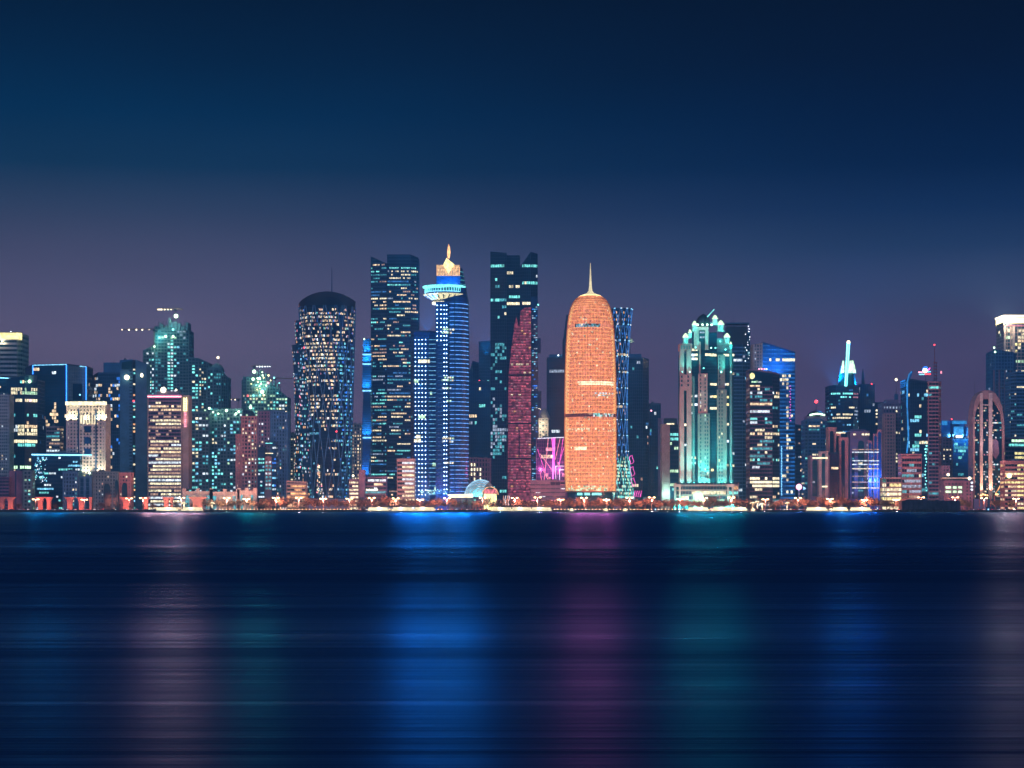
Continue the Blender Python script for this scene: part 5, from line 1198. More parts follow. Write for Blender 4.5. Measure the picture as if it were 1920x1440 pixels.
def sub_arch(root, Y, x0, x1, yt, a0, a1, at, wall, g='glass_black', D=8):
    add_box(root, 'arched_bay', x0, x1, yt, 935, Y, wall, D)
    w = (a1-a0)/2; c = (a0+a1)/2
    b = MB(); b.outline([(X(a0,Y),GZ+.1),(X(a1,Y),GZ+.1)]+[(X(c+w*math.cos(t),Y), Z(at+w-w*math.sin(t),Y)) for t in [PI*k/8 for k in range(9)]], Y-.35, Y-.05, g); b.build('arched_glazing', root)
sub_arch(r, 2103, 1565.5, 1577, 812, 1567.5, 1573.5, 817, 'pink_stone'); sub_arch(r, 2096, 1574, 1590.5, 820, 1577.5, 1584, 825, 'pink_stone')
add_box(r, 'lit_terrace', 1566, 1583, 810.5, 813, 2108, 'bright_cream', 1, -7)
T('x', '', 2090, [(1552,0),(1572,0)], 850, 6, 'bands', 134, root=r, wall='dark_panel', glass='glass_plum', fl=3, span=.5, p=.02)
r = arch_tower('arch_front_tower', 'low arched stone tower with glass strips, in front of the domed tower', 2080, 1520, 1556, 856, [(1523,1532,862,930,'glass_teal',.15)], 'mauve_panel', 135)
sub_arch(r, 2070, 1536, 1553, 846, 1541, 1547, 850, 'stone', 'glass_teal'); add_box(r, 'lit_terrace', 1523, 1552, 857.5, 860, 2070, 'bright_cream', 1, -1.5); add_box(r, 'lit_terrace', 1541, 1551, 911, 913.5, 2070, 'bright_cream', 1, -1.5)
r = arch_tower('arch_front_tower', 'broad pale tower with one tall arch and bright blue glass wing', 2120, 1594, 1630, 810, [(1609,1620,826,935,'glass_teal',.35),(1597,1602,846,935,'glass_black',.2)], 'mauve_panel', 136, plant=False)
b = MB(); b.lathe(X(1612,2120), 2131, [(18*M2(2120),Z(811,2120)),(17*M2(2120),Z(807,2120)),(13*M2(2120),Z(804,2120))], 'mauve_panel', 24, .5); b.build('rounded_top', r)
for x in (1600,1616,1622,1626): add_box(r, 'lit_terrace', x, x+4, 813, 816, 2120, 'bright_cream', .5, -.6)
T('x', '', 2112, [(1628,0),(1652,0)], 830, 18, 'office', 137, root=r, glass='glass_royal', wall='blue_concrete', fl=3.9, p=.18, clump=.6, cols=['cyan','cream','blue','white'])
for a, c, t in ((1628,1634,826),(1638,1645,813),(1645,1653,806)): sub_arch(r, 2108, a, c, t, a+1.2, c-1.2, t+4, 'pink_stone' , 'glass_royal', 3)
for y in (843,848,864,871,879,893,904,915): add_box(r, 'lit_floor', 1598, 1648, y-1, y+.8, 2108, 'lit_'+random.Random(int(y)).choice(['cream','white','dimwarm']), .3, -.5)
for x in (1636, 1645): point(r, (X(x,2100),2098,Z(900,2100)), (.08,.25,1), 26000, 1)
r = T('office_tower', 'dark tower with stacked cream terraces behind the broad arched tower', 2330, [(1638,0),(1657,0)], [756,756], 22, 'office', 138, p=.05, rects=[(1640,768,1653,777,'bright_cream',.9),(1643,779,1650,784,'cream',.9),(1640,792,1653,799,'cream',.9)])
r = T('residential_tower', 'pink grey tower with crenellated penthouse and columns of small windows', 2240, [(1655,0),(1691,4)], [757,757], 24, 'punched', 139, wall='mauve_panel', bay=3.4, fl=4, p=.05, cols=['cream','warm'], rects=[(1678,800,1686,930,'cream',.35),(1650,762,1690,767,'dimwhite',.8)])
T('x', '', 2232, [(1657,0),(1679,0)], [777,777], 8, 'punched', 140, root=r, wall='pink_stone', bay=3.4, fl=3.8, p=.0, cols=['dimpink'], plant=False)
add_box(r, 'penthouse', 1663, 1686, 749, 757, 2240, 'mauve_panel', 14, 4); mast(r, 1683, 711, 750, 2240, .5, light=('cream',1.5), dy=8)
add_box(r, 'mast_base', 1680, 1686, 738, 749, 2240, 'mid_panel', 4, 6)
r = T('low_block', 'low block of curved bright yellow floors in front of the crenellated tower', 2030, [(1656,4),(1662,0),(1690,0)], [897,897,897], 14, 'bands', 141, cat='building', wall='stone', p=.95, clump=1, rowv=0, fl=4.6, span=1.4, cols=['yellow','cream'])
# airline tower
Ya = 2150
r = T('sign_roof_tower', 'dark tower with blue neon edge, red striped wing and coloured roof sign', Ya, [(1700,5),(1706,0),(1741,0)], [713,712,717], 28, 'office', 142, glass='glass_black', p=.06, span=.5, cols=['teal','cyan','dimteal','cream'], rects=[(1712,748,1735,753,'teal',.8),(1715,779,1733,785,'teal',.6),(1700,770,1711,850,'cyan',.35)])
T('x', '', Ya-3, [(1741,0),(1760,0),(1765,4)], [717,717,717], 26, 'bands', 143, root=r, wall='pink_stone', glass='glass_black', fl=3.9, span=1.5, proud=.7, p=.1, cols=['cream','dimteal'], rects=[(1728,719,1765,727,['teal','dimteal'],.9)])
b = MB()
prev = None
for x, y in ((1709,697),(1704,703),(1701,716),(1700.5,760),(1703,820),(1700,850)):
    p = (X(x,Ya), Ya-1, Z(y,Ya))
    if prev: b.beam(prev, p, 1.3, 'edge_blue')
    prev = p
b.build('neon_edge', r)
b = MB(); b.outline([(X(1700,Ya),Z(713,Ya)),(X(1706,Ya),Z(712,Ya)),(X(1712,Ya),Z(695,Ya)),(X(1707,Ya),Z(698,Ya))],Ya-.5,Ya+5,'glass_royal'); b.build('roof_fin', r)
for k in range(16): lampball(r, 1736+rng.uniform(-2,1), 830+k*6, Ya, rng.uniform(.4,.9), 'teal', -1, name='facade_lamp')
b = MB(); Ys = Ya+6
b.outline([(X(1734.5,Ys)+2.6*math.cos(2*PI*k/14), Z(695,Ys)+2.6*math.sin(2*PI*k/14)) for k in range(14)], Ys-.6, Ys, 'lamp_cream')
b.outline([(X(1735,Ys)+3.4*math.cos(.5+PI*k/10), Z(694,Ys)+4.2*math.sin(.5+PI*k/10)) for k in range(11)]+[(X(1735,Ys)+2.7*math.cos(.5+PI*k/10), Z(694,Ys)+2.7*math.sin(.5+PI*k/10)) for k in range(10,-1,-1)], Ys-.3, Ys-.05, 'bright_blue')
b.outline([(X(1738,Ys),Z(694,Ys)),(X(1744,Ys),Z(689,Ys)),(X(1743,Ys),Z(693,Ys)),(X(1739,Ys),Z(696,Ys))], Ys-.6, Ys, 'lamp_magenta')
for x0, x1, y, m in ((1722,1730,698,'lamp_pink'),(1736,1745,697,'bright_cyan'),(1723,1733,702,'bright_cyan'),(1734,1745,701.5,'lamp_red')): b.box(X(x0,Ys),X(x1,Ys),Ys-.5,Ys,Z(y+1.1,Ys),Z(y-1.1,Ys),m)
b.build('roof_sign', r)
b = MB(); b.box(X(1762,Ys),X(1764.5,Ys),Ys-4,Ys-3.4,Z(701,Ys),Z(696,Ys),'bright_pink'); b.build('side_sign', r)
b = MB(); b.beam((X(1735,Ys),Ys,Z(716,Ys)),(X(1735,Ys),Ys,Z(702,Ys)),.4,'dark_metal'); b.build('sign_post', r)
m_ = MB()
for dx in (-1.2,1.2): m_.beam((X(1755,Ya)+dx,Ya+4,Z(717,Ya)),(X(1755,Ya)+dx,Ya+4,Z(678,Ya)),.55,'dark_metal')
for y in (680,686,692,698,704,710): m_.box(X(1755,Ya)-2,X(1755,Ya)+2,Ya+3,Ya+5,Z(y+1,Ya),Z(y-1,Ya),'maroon_panel')
m_.beam((X(1754,Ya),Ya+4,Z(680,Ya)),(X(1753.6,Ya),Ya+4,Z(647,Ya)),.7,'maroon_panel',.3); m_.build('mast', r); lampball(r, 1753.5, 646, Ya, .9, 'red', 4)
r = T('office_block', 'pink banded low office block in front of the sign roofed tower', 2060, [(1691,0),(1727.5,0)], [853,853], 18, 'bands', 144, cat='building', wall='pink_stone', fl=5.4, span=2.3, p=.45, bay=2.4, cols=['dimteal','dimwhite','cream','dimwarm'], rects=[(1691,853,1728,868,'dimteal',.0)])
r = T('low_block', 'low pale block behind trees right of the striped wing', 2035, [(1766,0),(1781,0)], [875,875], 12, 'punched', 145, cat='building', wall='mauve_panel', p=.2)
r = T('low_block', 'pale low building with six bright square windows', 2020, [(1770,0),(1809,0),(1824,0)], [903,903,905], 14, 'punched', 146, cat='building', wall='mauve_panel', p=.0, plant=False)
for x in (1773,1786.5,1796.5):
    for y in (914, 922): add_box(r, 'window', x, x+(10 if x == 1773 else 7), y-2, y+2, 2020, 'bright_green', .3, -.7)
for y in (905, 912, 918): add_box(r, 'window', 1820, 1824, y-1.5, y+1.5, 2020, 'bright_white', .3, -.7)
add_box(r, 'roof_deck', 1766, 1826, 895, 898, 2024, 'stone', 8); lampball(r, 1817, 897, 2024, 1.7, 'cream', -2, pw=3000); lampball(r, 1777, 890, 2024, 1.5, 'cream', -2, pw=3000)
r = T('residential_tower', 'pale punched block below the blue crowned tower', 2280, [(1766,0),(1786,0)], [822,822], 18, 'punched', 147, wall='mauve_panel', p=.25, cols=['dimwhite','cream'])
r = T('blue_crown_tower', 'navy tower with glowing blue two level crown', 2330, [(1785,0),(1826,0)], [825,825], 24, 'office', 148, glass='glass_blue', p=.06, span=.9, cols=['dimteal','teal'])
for x0, x1, y0 in ((1766,1812,788),(1787,1804,800)): add_box(r, 'crown_block', x0, x1, y0, 826, 2336, 'glass_blue', 14, 0 if x0 > 1770 else 8)
for x0, x1, y0, y1 in ((1766,1776,789,797),(1785,1812,789,795),(1813,1825,802,812)): add_box(r, 'crown_light', x0, x1, y0, y1, 2336, 'crown_blue', .6, -1)
for x0, x1 in ((1792,1804),(1815,1825)): add_box(r, 'crown_light', x0, x1, 816, 821, 2330, 'bright_cream', .8, -1.2)
add_box(r, 'crown_block', 1812, 1826, 800, 826, 2336, 'glass_blue', 14, 1); add_box(r, 'crown_light', 1788, 1806, 800, 815, 2336, 'crown_blue', .6, -1.4)
for x in (1795, 1818): point(r, (X(x,2330),2318,Z(815,2330)), (.1,.5,1), 40000, 1)
lampball(r, 1784, 786, 2336, .8, 'red', -1)

# ---- white arch framed tower at the right
mat('frame_stone', (.36,.27,.29), .8)
def arch_frame_tower():
    Y = 2060; r = thing('arch_framed_tower', 'tower in a white arched frame with two tall vertical fins', 'tower', (X(1854,Y),Y+14,GZ))
    L_, R_ = 1824.5, 1883.5; m1 = M2(Y)
    def edge(s=0):
        pts = []
        for y in (935, 880, 820, 780): pts.append((L_+s, y))
        pts += [(L_+1+s,768),(L_+4+s*.9,752+s*.5),(L_+9+s*.8,741+s*.8),(L_+16+s*.3,734+s),(1846,732+s),(1858,732+s),(1866-s*.3,737+s),(1874-s*.8,749+s*.8),(1879-s*.9,763+s*.5),(R_-2-s,780),(R_-s,805),(R_-s,870),(R_-s,935)]
        return pts
    o1, o2 = edge(0), [((x+(1853-x)*.09), y+(15 if y < 760 else 0)+(8 if 760 <= y < 785 else 0)) for x, y in edge(1)]
    b = MB()
    for i in range(len(o1)-1):
        a, c, d, e = o1[i], o1[i+1], o2[i+1], o2[i]
        ps = [(X(p[0],Y),Z(p[1],Y)) for p in (a, c, d, e)]
        wdt = 4.5
        if a[1] >= 880 and a[0] > 1850: continue
        b.outline(ps, Y, Y+22, 'frame_stone')
    b.build('arched_frame', r)
    b = MB(); b.outline([(X(x,Y),Z(y,Y)) for x, y in edge(2.2)], Y+3, Y+21, 'glass_black'); b.build('glass_facade', r)
    for x0, x1 in ((1837.5,1842.5),(1854,1860.5)): add_box(r, 'vertical_fin', x0, x1, 737, 935, Y, 'white_stone', 3, -1)
    add_box(r, 'crown_panel', 1842.6, 1854, 758, 760, Y, 'white_stone', 2, 0)
    b = MB()
    for k in range(38): b.box(X(1829.5,Y),X(1880,Y),Y+2.6,Y+2.95,Z(762+k*4.6,Y)-.15,Z(762+k*4.6,Y)+.15,'dark_panel')
    b.build('floor_bands', r)
    wn = Wins(); rg = random.Random(150)
    for k in range(37):
        y = 763+k*4.6; big = k in (6, 7, 13, 20)
        for x0, x1 in ((1828,1837),(1843,1853.5),(1861,1879)):
            n = int((x1-x0)/2.6)
            for i in range(n):
                p = .85 if (k == 6 and x0 > 1840) else (.28 if x0 != 1843 else .2)
                if rg.random() < p and not (1860 < x0+i*2.6 < 1876 and 824 < y < 860):
                    a = x0+i*(x1-x0)/n; c = a+(x1-x0)/n*.9
                    wn.add([(X(a,Y),Y+2.7,Z(y+3.9,Y)),(X(c,Y),Y+2.7,Z(y+3.9,Y)),(X(c,Y),Y+2.7,Z(y+.7,Y)),(X(a,Y),Y+2.7,Z(y+.7,Y))], 'lit_'+rg.choice(['cream','dimteal','dimwarm','dimpink','white']))
    wn.build(r)
    b = MB(); b.outline([(X(1868,Y),Z(861,Y)),(X(1874.5,Y),Z(850,Y)),(X(1873,Y),Z(828,Y)),(X(1867,Y),Z(822,Y)),(X(1861.5,Y),Z(828,Y)),(X(1861.5,Y),Z(852,Y))], Y+2, Y+2.5, 'mauve_panel'); b.build('shield_panel', r)
    b = MB(); prev = None       # warm lit curved edge low on the right
    for j in range(13):
        f = j/12; y = 870+55*f; x = 1883-17*max(0,f-.25)**1.8*1.6; p = (X(x,Y),Y-.5,Z(y,Y))
        if prev: b.beam(prev, p, 1.1, 'lit_amber')
        prev = p
    b.build('curved_light', r)
    for x in (1840, 1857): spot(r, (X(x,Y),Y-7,Z(932,Y)), (X(x,Y),Y,Z(880,Y)), (1,.42,.25), 110000, 60)
    spot(r, (X(1848,Y),Y-40,Z(900,Y)), (X(1850,Y),Y,Z(750,Y)), (1,.6,.6), 160000, 70)
    for x in (1842,1846,1850,1866,1869,1838): lampball(r, x, 927+(x % 3), Y, .9, 'amber', -3)
    for k in range(5): add_box(r, 'entrance_post', 1836+k*7, 1837.5+k*7, 929, 950, Y-20, 'salmon_plaster', 1.5)
    mast(r, 1829, 708, 745, 2200, .3)
    return r
arch_frame_tower()
r = T('crowned_tower', 'tall tower with blazing cream crown at the right edge', 2300, [(1882,0),(1895,0),(1960,0)], [606,606,606], 34, 'office', 151, wall='stone', pier=.9, bay=4, span=1, p=.14, cols=['warm','cream','green'],
      rects=[(1905,612,1925,632,'cream',.6),(1903,632,1910,660,'yellow',.5),(1905,652,1925,662,'cream',.5)])
b = MB(); Yq = 2300
b.box(X(1880,Yq),X(1962,Yq),Yq-2,Yq+36,Z(594.5,Yq),Z(591,Yq),'lamp_cream'); b.box(X(1881.5,Yq),X(1962,Yq),Yq-1,Yq+36,Z(605.5,Yq),Z(595.5,Yq),'lamp_yellow'); b.build('glowing_crown', r)
add_box(r, 'crown_ledge', 1880.5, 1962, 594.4, 595.6, Yq, 'stone', 36, -2.3)
for k in range(14): add_box(r, 'crown_dentil', 1882+k*2.9, 1883.8+k*2.9, 609, 612, Yq, 'lit_pink', .5, -.8)
add_box(r, 'corner_pier', 1882, 1885.5, 612, 700, Yq, 'white_stone', 2, -1); add_box(r, 'inner_pier', 1898, 1903, 612, 700, Yq, 'white_stone', 2, -1)
point(r, (X(1884,Yq),Yq-9,Z(600,Yq)), (1,.7,.45), 60000, 1)
for x, y in ((1886,600),(1910,600),(1915,720)): water_streak_spot(r, x, y, Yq, (1,.2,.18), STREAK_PW*.75, -6)
spot(r, (X(1878,Yq),Yq-3,Z(606,Yq)), (X(1876,Yq),Yq-3,Z(400,Yq)), (1,.45,.4), 700000, 150, 1, 'halo_spot')  # added upward spot for the warm halo beside the crown
r = T('residential_tower', 'unfinished looking blue grey tower with gridded balconies below the blazing crown', 2230, [(1861,6),(1866,0),(1900,0),(1906,4)], [658,655,660,664], 24, 'punched', 152, wall='blue_concrete', bay=3.4, fl=3.8, pier=1, span=1.2, p=.03, glass='glass_blue', cols=['dimwhite','cyan'], roof=False)
for x, y in ((1863.5,652),(1865.5,660)): lampball(r, x, y, 2230, 1.1, 'green', -1)
add_box(r, 'terrace', 1861, 1897, 691, 694, 2230, 'blue_concrete', 3, -2)
for x in (1862, 1872, 1883, 1893): add_box(r, 'pier', x, x+2.5, 694, 825, 2230, 'mauve_panel', 1, -1.4)
r = T('residential_tower', 'tall dark tower of curved balconies cut by the right edge', 2150, [(1898,6),(1906,0),(1960,0)], [700,698,698], 24, 'bands', 153, wall='blue_concrete', p=.06, bay=3, cols=['cream','dimteal'])
r = T('office_block', 'low dark block with teal roof lights right of the arch framed tower', 2110, [(1885,0),(1960,0)], [822,822], 20, 'bands', 154, wall='mauve_panel', p=.35, fl=4.4, cols=['cream','yellow','green'], rects=[(1899,824,1925,830,'bright_green',.9),(1885,822,1899,860,'teal',.5)])
r = T('office_block', 'pink and cream block of bright banded floors at the lower right edge', 2030, [(1884,0),(1960,0)], [866,866], 18, 'bands', 155, wall='pink_stone', p=.4, fl=4.3, span=2.1, cols=['yellow','cream','warm'], rects=[(1905,866,1925,930,'yellow',.85)])
lampball(r, 1890.5, 892, 2030, 2.6, 'yellow', -4, pw=30000)

# ---- things on the shore
def shell():
    Y = 1975; r = thing('shell_dome', 'turquoise ribbed shell dome with round glowing opening', 'pavilion', (X(901,Y),Y+14,GZ)); m1 = M2(Y)
    cx = X(901,Y); R = 30.5*m1; zc = Z(924,Y); cy = Y+14
    b = MB(); n = 28; vs = []; fs = []
    for j in range(n+1):
        for i in range(n+1):
            th = PI*i/n; ph = PI*j/n   # th: across the arch, ph: front to back
            vs.append((cx+R*math.cos(th)*math.sin(ph)*.999, cy-14*math.cos(ph), zc-4+R*1.06*math.sin(th)*math.sin(ph)))
    hole_c = (X(919,Y), Z(928,Y)); hr = 15*m1
    for j in range(n):
        for i in range(n):
            q = [vs[j*(n+1)+i], vs[j*(n+1)+i+1], vs[(j+1)*(n+1)+i+1], vs[(j+1)*(n+1)+i]]
            mx_ = sum(p[0] for p in q)/4; mz_ = sum(p[2] for p in q)/4
            if j < n//2 and math.hypot(mx_-hole_c[0], mz_-hole_c[1]) < hr: continue
            fs.append((j*(n+1)+i, j*(n+1)+i+1, (j+1)*(n+1)+i+1, (j+1)*(n+1)+i))
    b.add(vs, fs, 'teal_concrete'); b.build('shell', r)
    b = MB()
    for k in range(13):      # ribs sweeping from the left foot over the dome
        prev = None; a = k/12
        for j in range(15):
            f = j/14; th = PI*(1-f*.62)-a*.15; ph = PI*(.06+.44*a)
            p = (cx+R*1.02*math.cos(th)*math.sin(ph), cy-14.2*math.cos(ph), zc-4+R*1.08*math.sin(th)*math.sin(ph))
            if prev: b.beam(prev, p, .28, 'bright_cyan' if k % 2 else 'lit_white')
            prev = p
    b.build('light_ribs', r)
    b = MB(); prev = None
    for j in range(17):
        t = PI*j/16; p = (hole_c[0]+hr*math.cos(t), Y+1, hole_c[1]+hr*math.sin(t))
        if prev: b.beam(prev, p, .7, 'lit_amber')
        prev = p
    b.build('opening_rim', r)
    b = MB(); b.box(X(907,Y),X(931,Y),Y+9,Y+10,GZ,Z(926,Y),'bright_yellow'); b.box(X(907,Y),X(931,Y),Y+9.2,Y+10.5,Z(926,Y),Z(917,Y),'lit_rose'); b.build('lit_interior', r)
    for x, p in ((885,16000),(900,14000)): point(r, (X(x,Y),Y-8,Z(930,Y)), (.1,.85,.9), p, 1)
    return r
shell()
Y = 1950; r = thing('flat_canopy', 'cream lit flat canopy with slanting end left of the striped shell', 'canopy', (X(862,Y),Y+5,GZ))
b = MB(); b.outline([(X(838,Y),Z(927,Y)),(X(845,Y),Z(933,Y)),(X(886,Y),Z(933,Y)),(X(886,Y),Z(926,Y))], Y, Y+10, 'bright_cream'); b.build('roof', r)
for x in (852,878): add_box(r, 'post', x, x+1.2, 933, 955, Y, 'dark_metal', 1, 3)
r = thing('twisted_sculpture', 'group of slim white twisted posts beside the shell dome', 'sculpture', (X(949,1945),1945,GZ))
for k in range(4):
    b = MB(); prev = None
    for j in range(9):
        p = (X(944.5+k*3.2+math.sin(j*.8+k)*.8,1945), 1945, Z(947-j*2.2,1945))
        if prev: b.beam(prev, p, .5, 'lit_white' if k % 2 else 'lit_dimwarm')
        prev = p
    b.build('post', r)
# flared red columns
def flared(x, w, yt, lab, first=[None]):
    Y = 1960; m1 = M2(Y)
    if first[0] is None:
        r = thing('flared_column', lab, 'column', (X(x,Y),Y,GZ)); h = Z(933,Y)-GZ; cx = X(x,Y)
        pts = [(cx-2,GZ),(cx+2,GZ),(cx+2,GZ+h*.6),(cx+2.6,GZ+h*.85),(cx+4,GZ+h),(cx-4,GZ+h),(cx-2.6,GZ+h*.85),(cx-2,GZ+h*.6)]
        b = MB(); b.outline(pts, Y-2, Y+2, 'salmon_plaster'); b.build('shaft', r)
        b = MB(); b.box(cx-4.4,cx+4.4,Y-2.4,Y+2.4,GZ+h,GZ+h+.5,'salmon_plaster'); b.build('capital', r)
        first[0] = r; return r
    r = dup(first[0], (X(x,Y),Y,GZ), lab); r.scale = (w/8.0, 1, 1); return r
labs = ['at the far left edge','second from the left edge','behind the left pair of lamps','left of the dark bush','just right of the dark bush','beside the triple lamp','right of the triple lamp','left of the twin slab tower','below the twin slab tower','under the lit office block','right foot of the lit office block','widest one, below the cream floodlight']
for (x, w), l in zip(((4,7),(20,9),(76,9),(92,7),(131,9),(153,9),(170,3),(237,12),(274,7),(312,8),(322,4),(371,18)), labs):
    o = flared(x, w, 933, 'red lit flared column '+l); o['group'] = 'red lit flared columns along the left shore'
rg = random.Random(77)
for x in (4, 20, 76, 92, 131, 153, 237, 274, 312, 371, 200, 50):
    o = point(None, (X(x,1952)+2,1952,3.2), (1,.3,.2), 1300, .4, 'ground_light')
# a lit low wall under the left columns
# street lamps
def street_lamp():
    Y = 1935; r = thing('street_lamp', 'x', 'street lamp', (0,0,GZ), 'double armed street lamps along the shore road')
    b = MB(); b.beam((0,0,GZ),(0,0,GZ+11),.28,'steel',.16,6); b.lathe(0,0,[(.35,GZ),(.35,GZ+.6),(.2,GZ+.8)],'steel',8); b.build('pole', r)
    for s in (-1,1):
        b = MB(); b.beam((0,0,GZ+10.8),(s*2.1,0,GZ+11.4),.16,'steel'); am = b.build('arm', r)
        b = MB(); b.lathe(s*2.4,0,[(.3,GZ+11.5),(1.05,GZ+11.35),(1.0,GZ+10.8),(.2,GZ+10.6)],'lamp_sodium',10); b.build('lamp_head', am)
    return r
LPW = lambda x: 26000 if x < 300 else (40000 if x < 480 else 80000)
glow('lamp_sodium', (1,.62,.26), 14, 0)
L0 = street_lamp()  # lamps marked added fill the gaps to light the trees
lamps = [(462,'added right of the pink block gatehouse'),(560,'added before the red lit mall front'),(655,'added right of the light garland'),(742,'added left of the white decked block'),(838,'added left of the flat canopy'),(905,'added before the shell dome'),(1008,'added before the long mauve podium'),(1095,'added before the middle of the orange tower'),(1180,'added before the neon loops'),(1275,'added left of the turreted tower gate'),(1320,'added before the turreted tower entrance'),(67,'beside the sparkling screen podium'),(158,'in front of the dim blue low block'),(242,'before the twin slab tower'),(268,'right of the twin slab tower'),(340,'below the cream floodlight'),(425,'before the brightest pavilion'),
         (517,'before the arched pink bay'),(606,'at the foot of the glittering light garland'),(697,'below the row of sign lights'),(788,'at the foot of the blue dotted tower'),(965,'right of the rose reflection panel'),
         (1051,'left of the orange tower'),(1137,'before the right edge of the orange tower'),(1222,'before the navy tower and dark slab'),(1371,'at the right foot of the turreted tower'),(1435,'before the bank tower'),
         (1496,'below the white globe light'),(1556,'before the arched pink towers'),(1621,'before the blue glass wing'),(1680,'before the yellow floored block'),(1727,'left end of the dark jetty mound'),(1791,'before the six window building'),(1845,'at the door of the arch framed tower'),(1905,'at the right edge')]
for i, (x, l) in enumerate(lamps):
    Y = 1935+rg.uniform(-4,14); loc = (X(x,Y),Y,GZ); lab = 'double armed sodium street lamp '+l
    o = L0 if i == 0 else dup(L0, loc, lab)
    o.location = loc; o['label'] = lab; o.scale = (1,1,rg.uniform(.9,1.12))
    point(None, (loc[0], loc[1]-1.2, GZ+9.5), (1,.25,.15) if x < 300 or x > 480 else (1,.5,.3), LPW(x), .5, 'street_lamp_light').parent = None
# bright spray of light on pale entrances
for x, y, p in ((345,938,7000),(335,930,5000),(398,932,4000),(1415,940,9000),(1425,945,9000),(1478,944,3000),(748,945,2500),(790,946,2500)):
    pass
# ---- trees
def tree(seed, h, w, m='foliage', n=420):
    rg = random.Random(seed); r = thing('shade_tree', 'x', 'tree', (0,0,0))
    b = MB(); b.beam((0,0,0),(.2,.1,h*.42),.34,'bark',.2,6)
    for k in range(5):
        a = 2*PI*k/5+rg.random(); b.beam((.2,.1,h*.36),(w*.3*math.cos(a),w*.3*math.sin(a),h*.68),.16,'bark',.06)
    b.build('trunk', r)
    b = MB(); cl = []
    for k in range(11): a = rg.random()*2*PI; d = rg.uniform(.1,.36)*w; cl.append((d*math.cos(a), d*math.sin(a), h*rg.uniform(.48,.86), rg.uniform(.16,.26)*w))
    for k in range(n):
        cx, cy, cz, cr = rg.choice(cl); v = Vector((rg.gauss(0,1),rg.gauss(0,1),rg.gauss(0,.8))).normalized()*cr*rg.uniform(.6,1.05)
        c = Vector((cx,cy,cz))+v; s = rg.uniform(.22,.5)
        a = Vector((rg.gauss(0,1),rg.gauss(0,1),rg.gauss(0,1))).normalized(); bb = a.orthogonal().normalized(); 
        b.add([c-a*s-bb*s*.5, c+a*s-bb*s*.3, c+a*s*.6+bb*s, c-a*s*.5+bb*s*.8], [(0,1,2,3)], m)
    b.build('crown', r); return r
def palm(seed, h):
    rg = random.Random(seed); r = thing('palm_tree', 'x', 'palm tree', (0,0,0))
    b = MB(); b.beam((0,0,0),(.15,0,h),.3,'bark',.2,7); b.build('trunk', r)
    b = MB()
    for k in range(20):
        a = 2*PI*k/20+rg.uniform(-.1,.1); el = rg.uniform(-.2,1.1); L = rg.uniform(2.1,2.9); p = Vector((.15,0,h)); d = Vector((math.cos(a)*math.cos(el),math.sin(a)*math.cos(el),math.sin(el)))
        side = Vector((-math.sin(a),math.cos(a),0))
        for j in range(5):
            q = p+d*L/5; d = (d-Vector((0,0,.28))).normalized(); w0 = .34*(1-j/5)+.08; w1 = .34*(1-(j+1)/5)+.03
            b.add([p-side*w0-Vector((0,0,.12)), p, p+side*w0-Vector((0,0,.12)), q+side*w1-Vector((0,0,.12)), q, q-side*w1-Vector((0,0,.12))], [(0,1,4,5),(1,2,3,4)], 'palm_leaf'); p = q
    b.build('crown', r); return r
TR = [tree(1,9,9), tree(2,8,8), tree(3,10,10), tree(4,7.5,9)]; PL = [palm(5,6), palm(6,4.6)]
TR2 = [tree(11,13,15,'foliage_dark',900), tree(12,11,14,'foliage_dark',800)]
used = set(); rg = random.Random(66)
def put(src, x, Y, sc, lab, grp):
    loc = (X(x,Y),Y,GZ)
    if id(src) not in used: used.add(id(src)); o = src; o.location = loc; o.scale = (sc,sc,sc); o['label'] = lab; o['group'] = grp
    else: o = dup(src, loc, lab, rg.uniform(0,6), sc, grp)
    return o
def dens(x):
    if x < 380: return .35
    if 1690 < x < 1830: return .2
    return 1
x = 395
landmarks = [(0,'the left edge'),(90,'the banded pink block'),(160,'the cream hotel'),(240,'the twin slab tower'),(310,'the lit office block'),(370,'the cream floodlight'),(420,'the brightest pavilion'),(470,'the pink block'),(515,'the arched pink bay'),(560,'the red lit mall front'),(610,'the twisted tower'),(665,'the yellow floored low block'),(700,'the row of sign lights'),(760,'the white decked block'),(800,'the blue dotted tower'),(845,'the saucer tower'),(890,'the shell dome'),(935,'the twisted posts'),(975,'the rose reflection panel'),(1030,'the neon hall'),(1110,'the orange tower'),(1175,'the neon loops'),(1225,'the dark slab with red beacon'),(1265,'the pale block with one window column'),(1325,'the turreted tower'),(1385,'the balcony tower'),(1435,'the bank tower'),(1475,'the bright blue tower'),(1500,'the white globe light'),(1535,'the domed tower'),(1580,'the arched pink towers'),(1625,'the blue glass wing'),(1670,'the yellow floored block'),(1710,'the pink banded office'),(1755,'the striped wing'),(1800,'the six window building'),(1850,'the arch framed tower'),(1900,'the right edge')]
def near(x): return min(landmarks, key=lambda t: abs(t[0]-x))[1]
GT = 'shade trees lining the shore road'; GP = 'small palms along the promenade'
adj = ['fuller','thinner','taller','lower','wider']; cnt = {}
def uniq(kind, x):
    l = near(x); k = (kind, l); cnt[k] = cnt.get(k, 0)+1
    o = ['','second ','third ','fourth ','fifth ','sixth ','seventh ','eighth ','ninth ','tenth '][min(cnt[k]-1,9)]
    return o, l
x = 390
while x < 1690:
    if not (860 < x < 935 and False):
        Y = rg.uniform(1950,1972); i = rg.randrange(4); o_, l = uniq('t', x)
        put(TR[i], x, Y, rg.uniform(1.05,1.4), (o_ or 'first ')+'shade tree from the left before '+l, GT)
    x += rg.uniform(7,13)
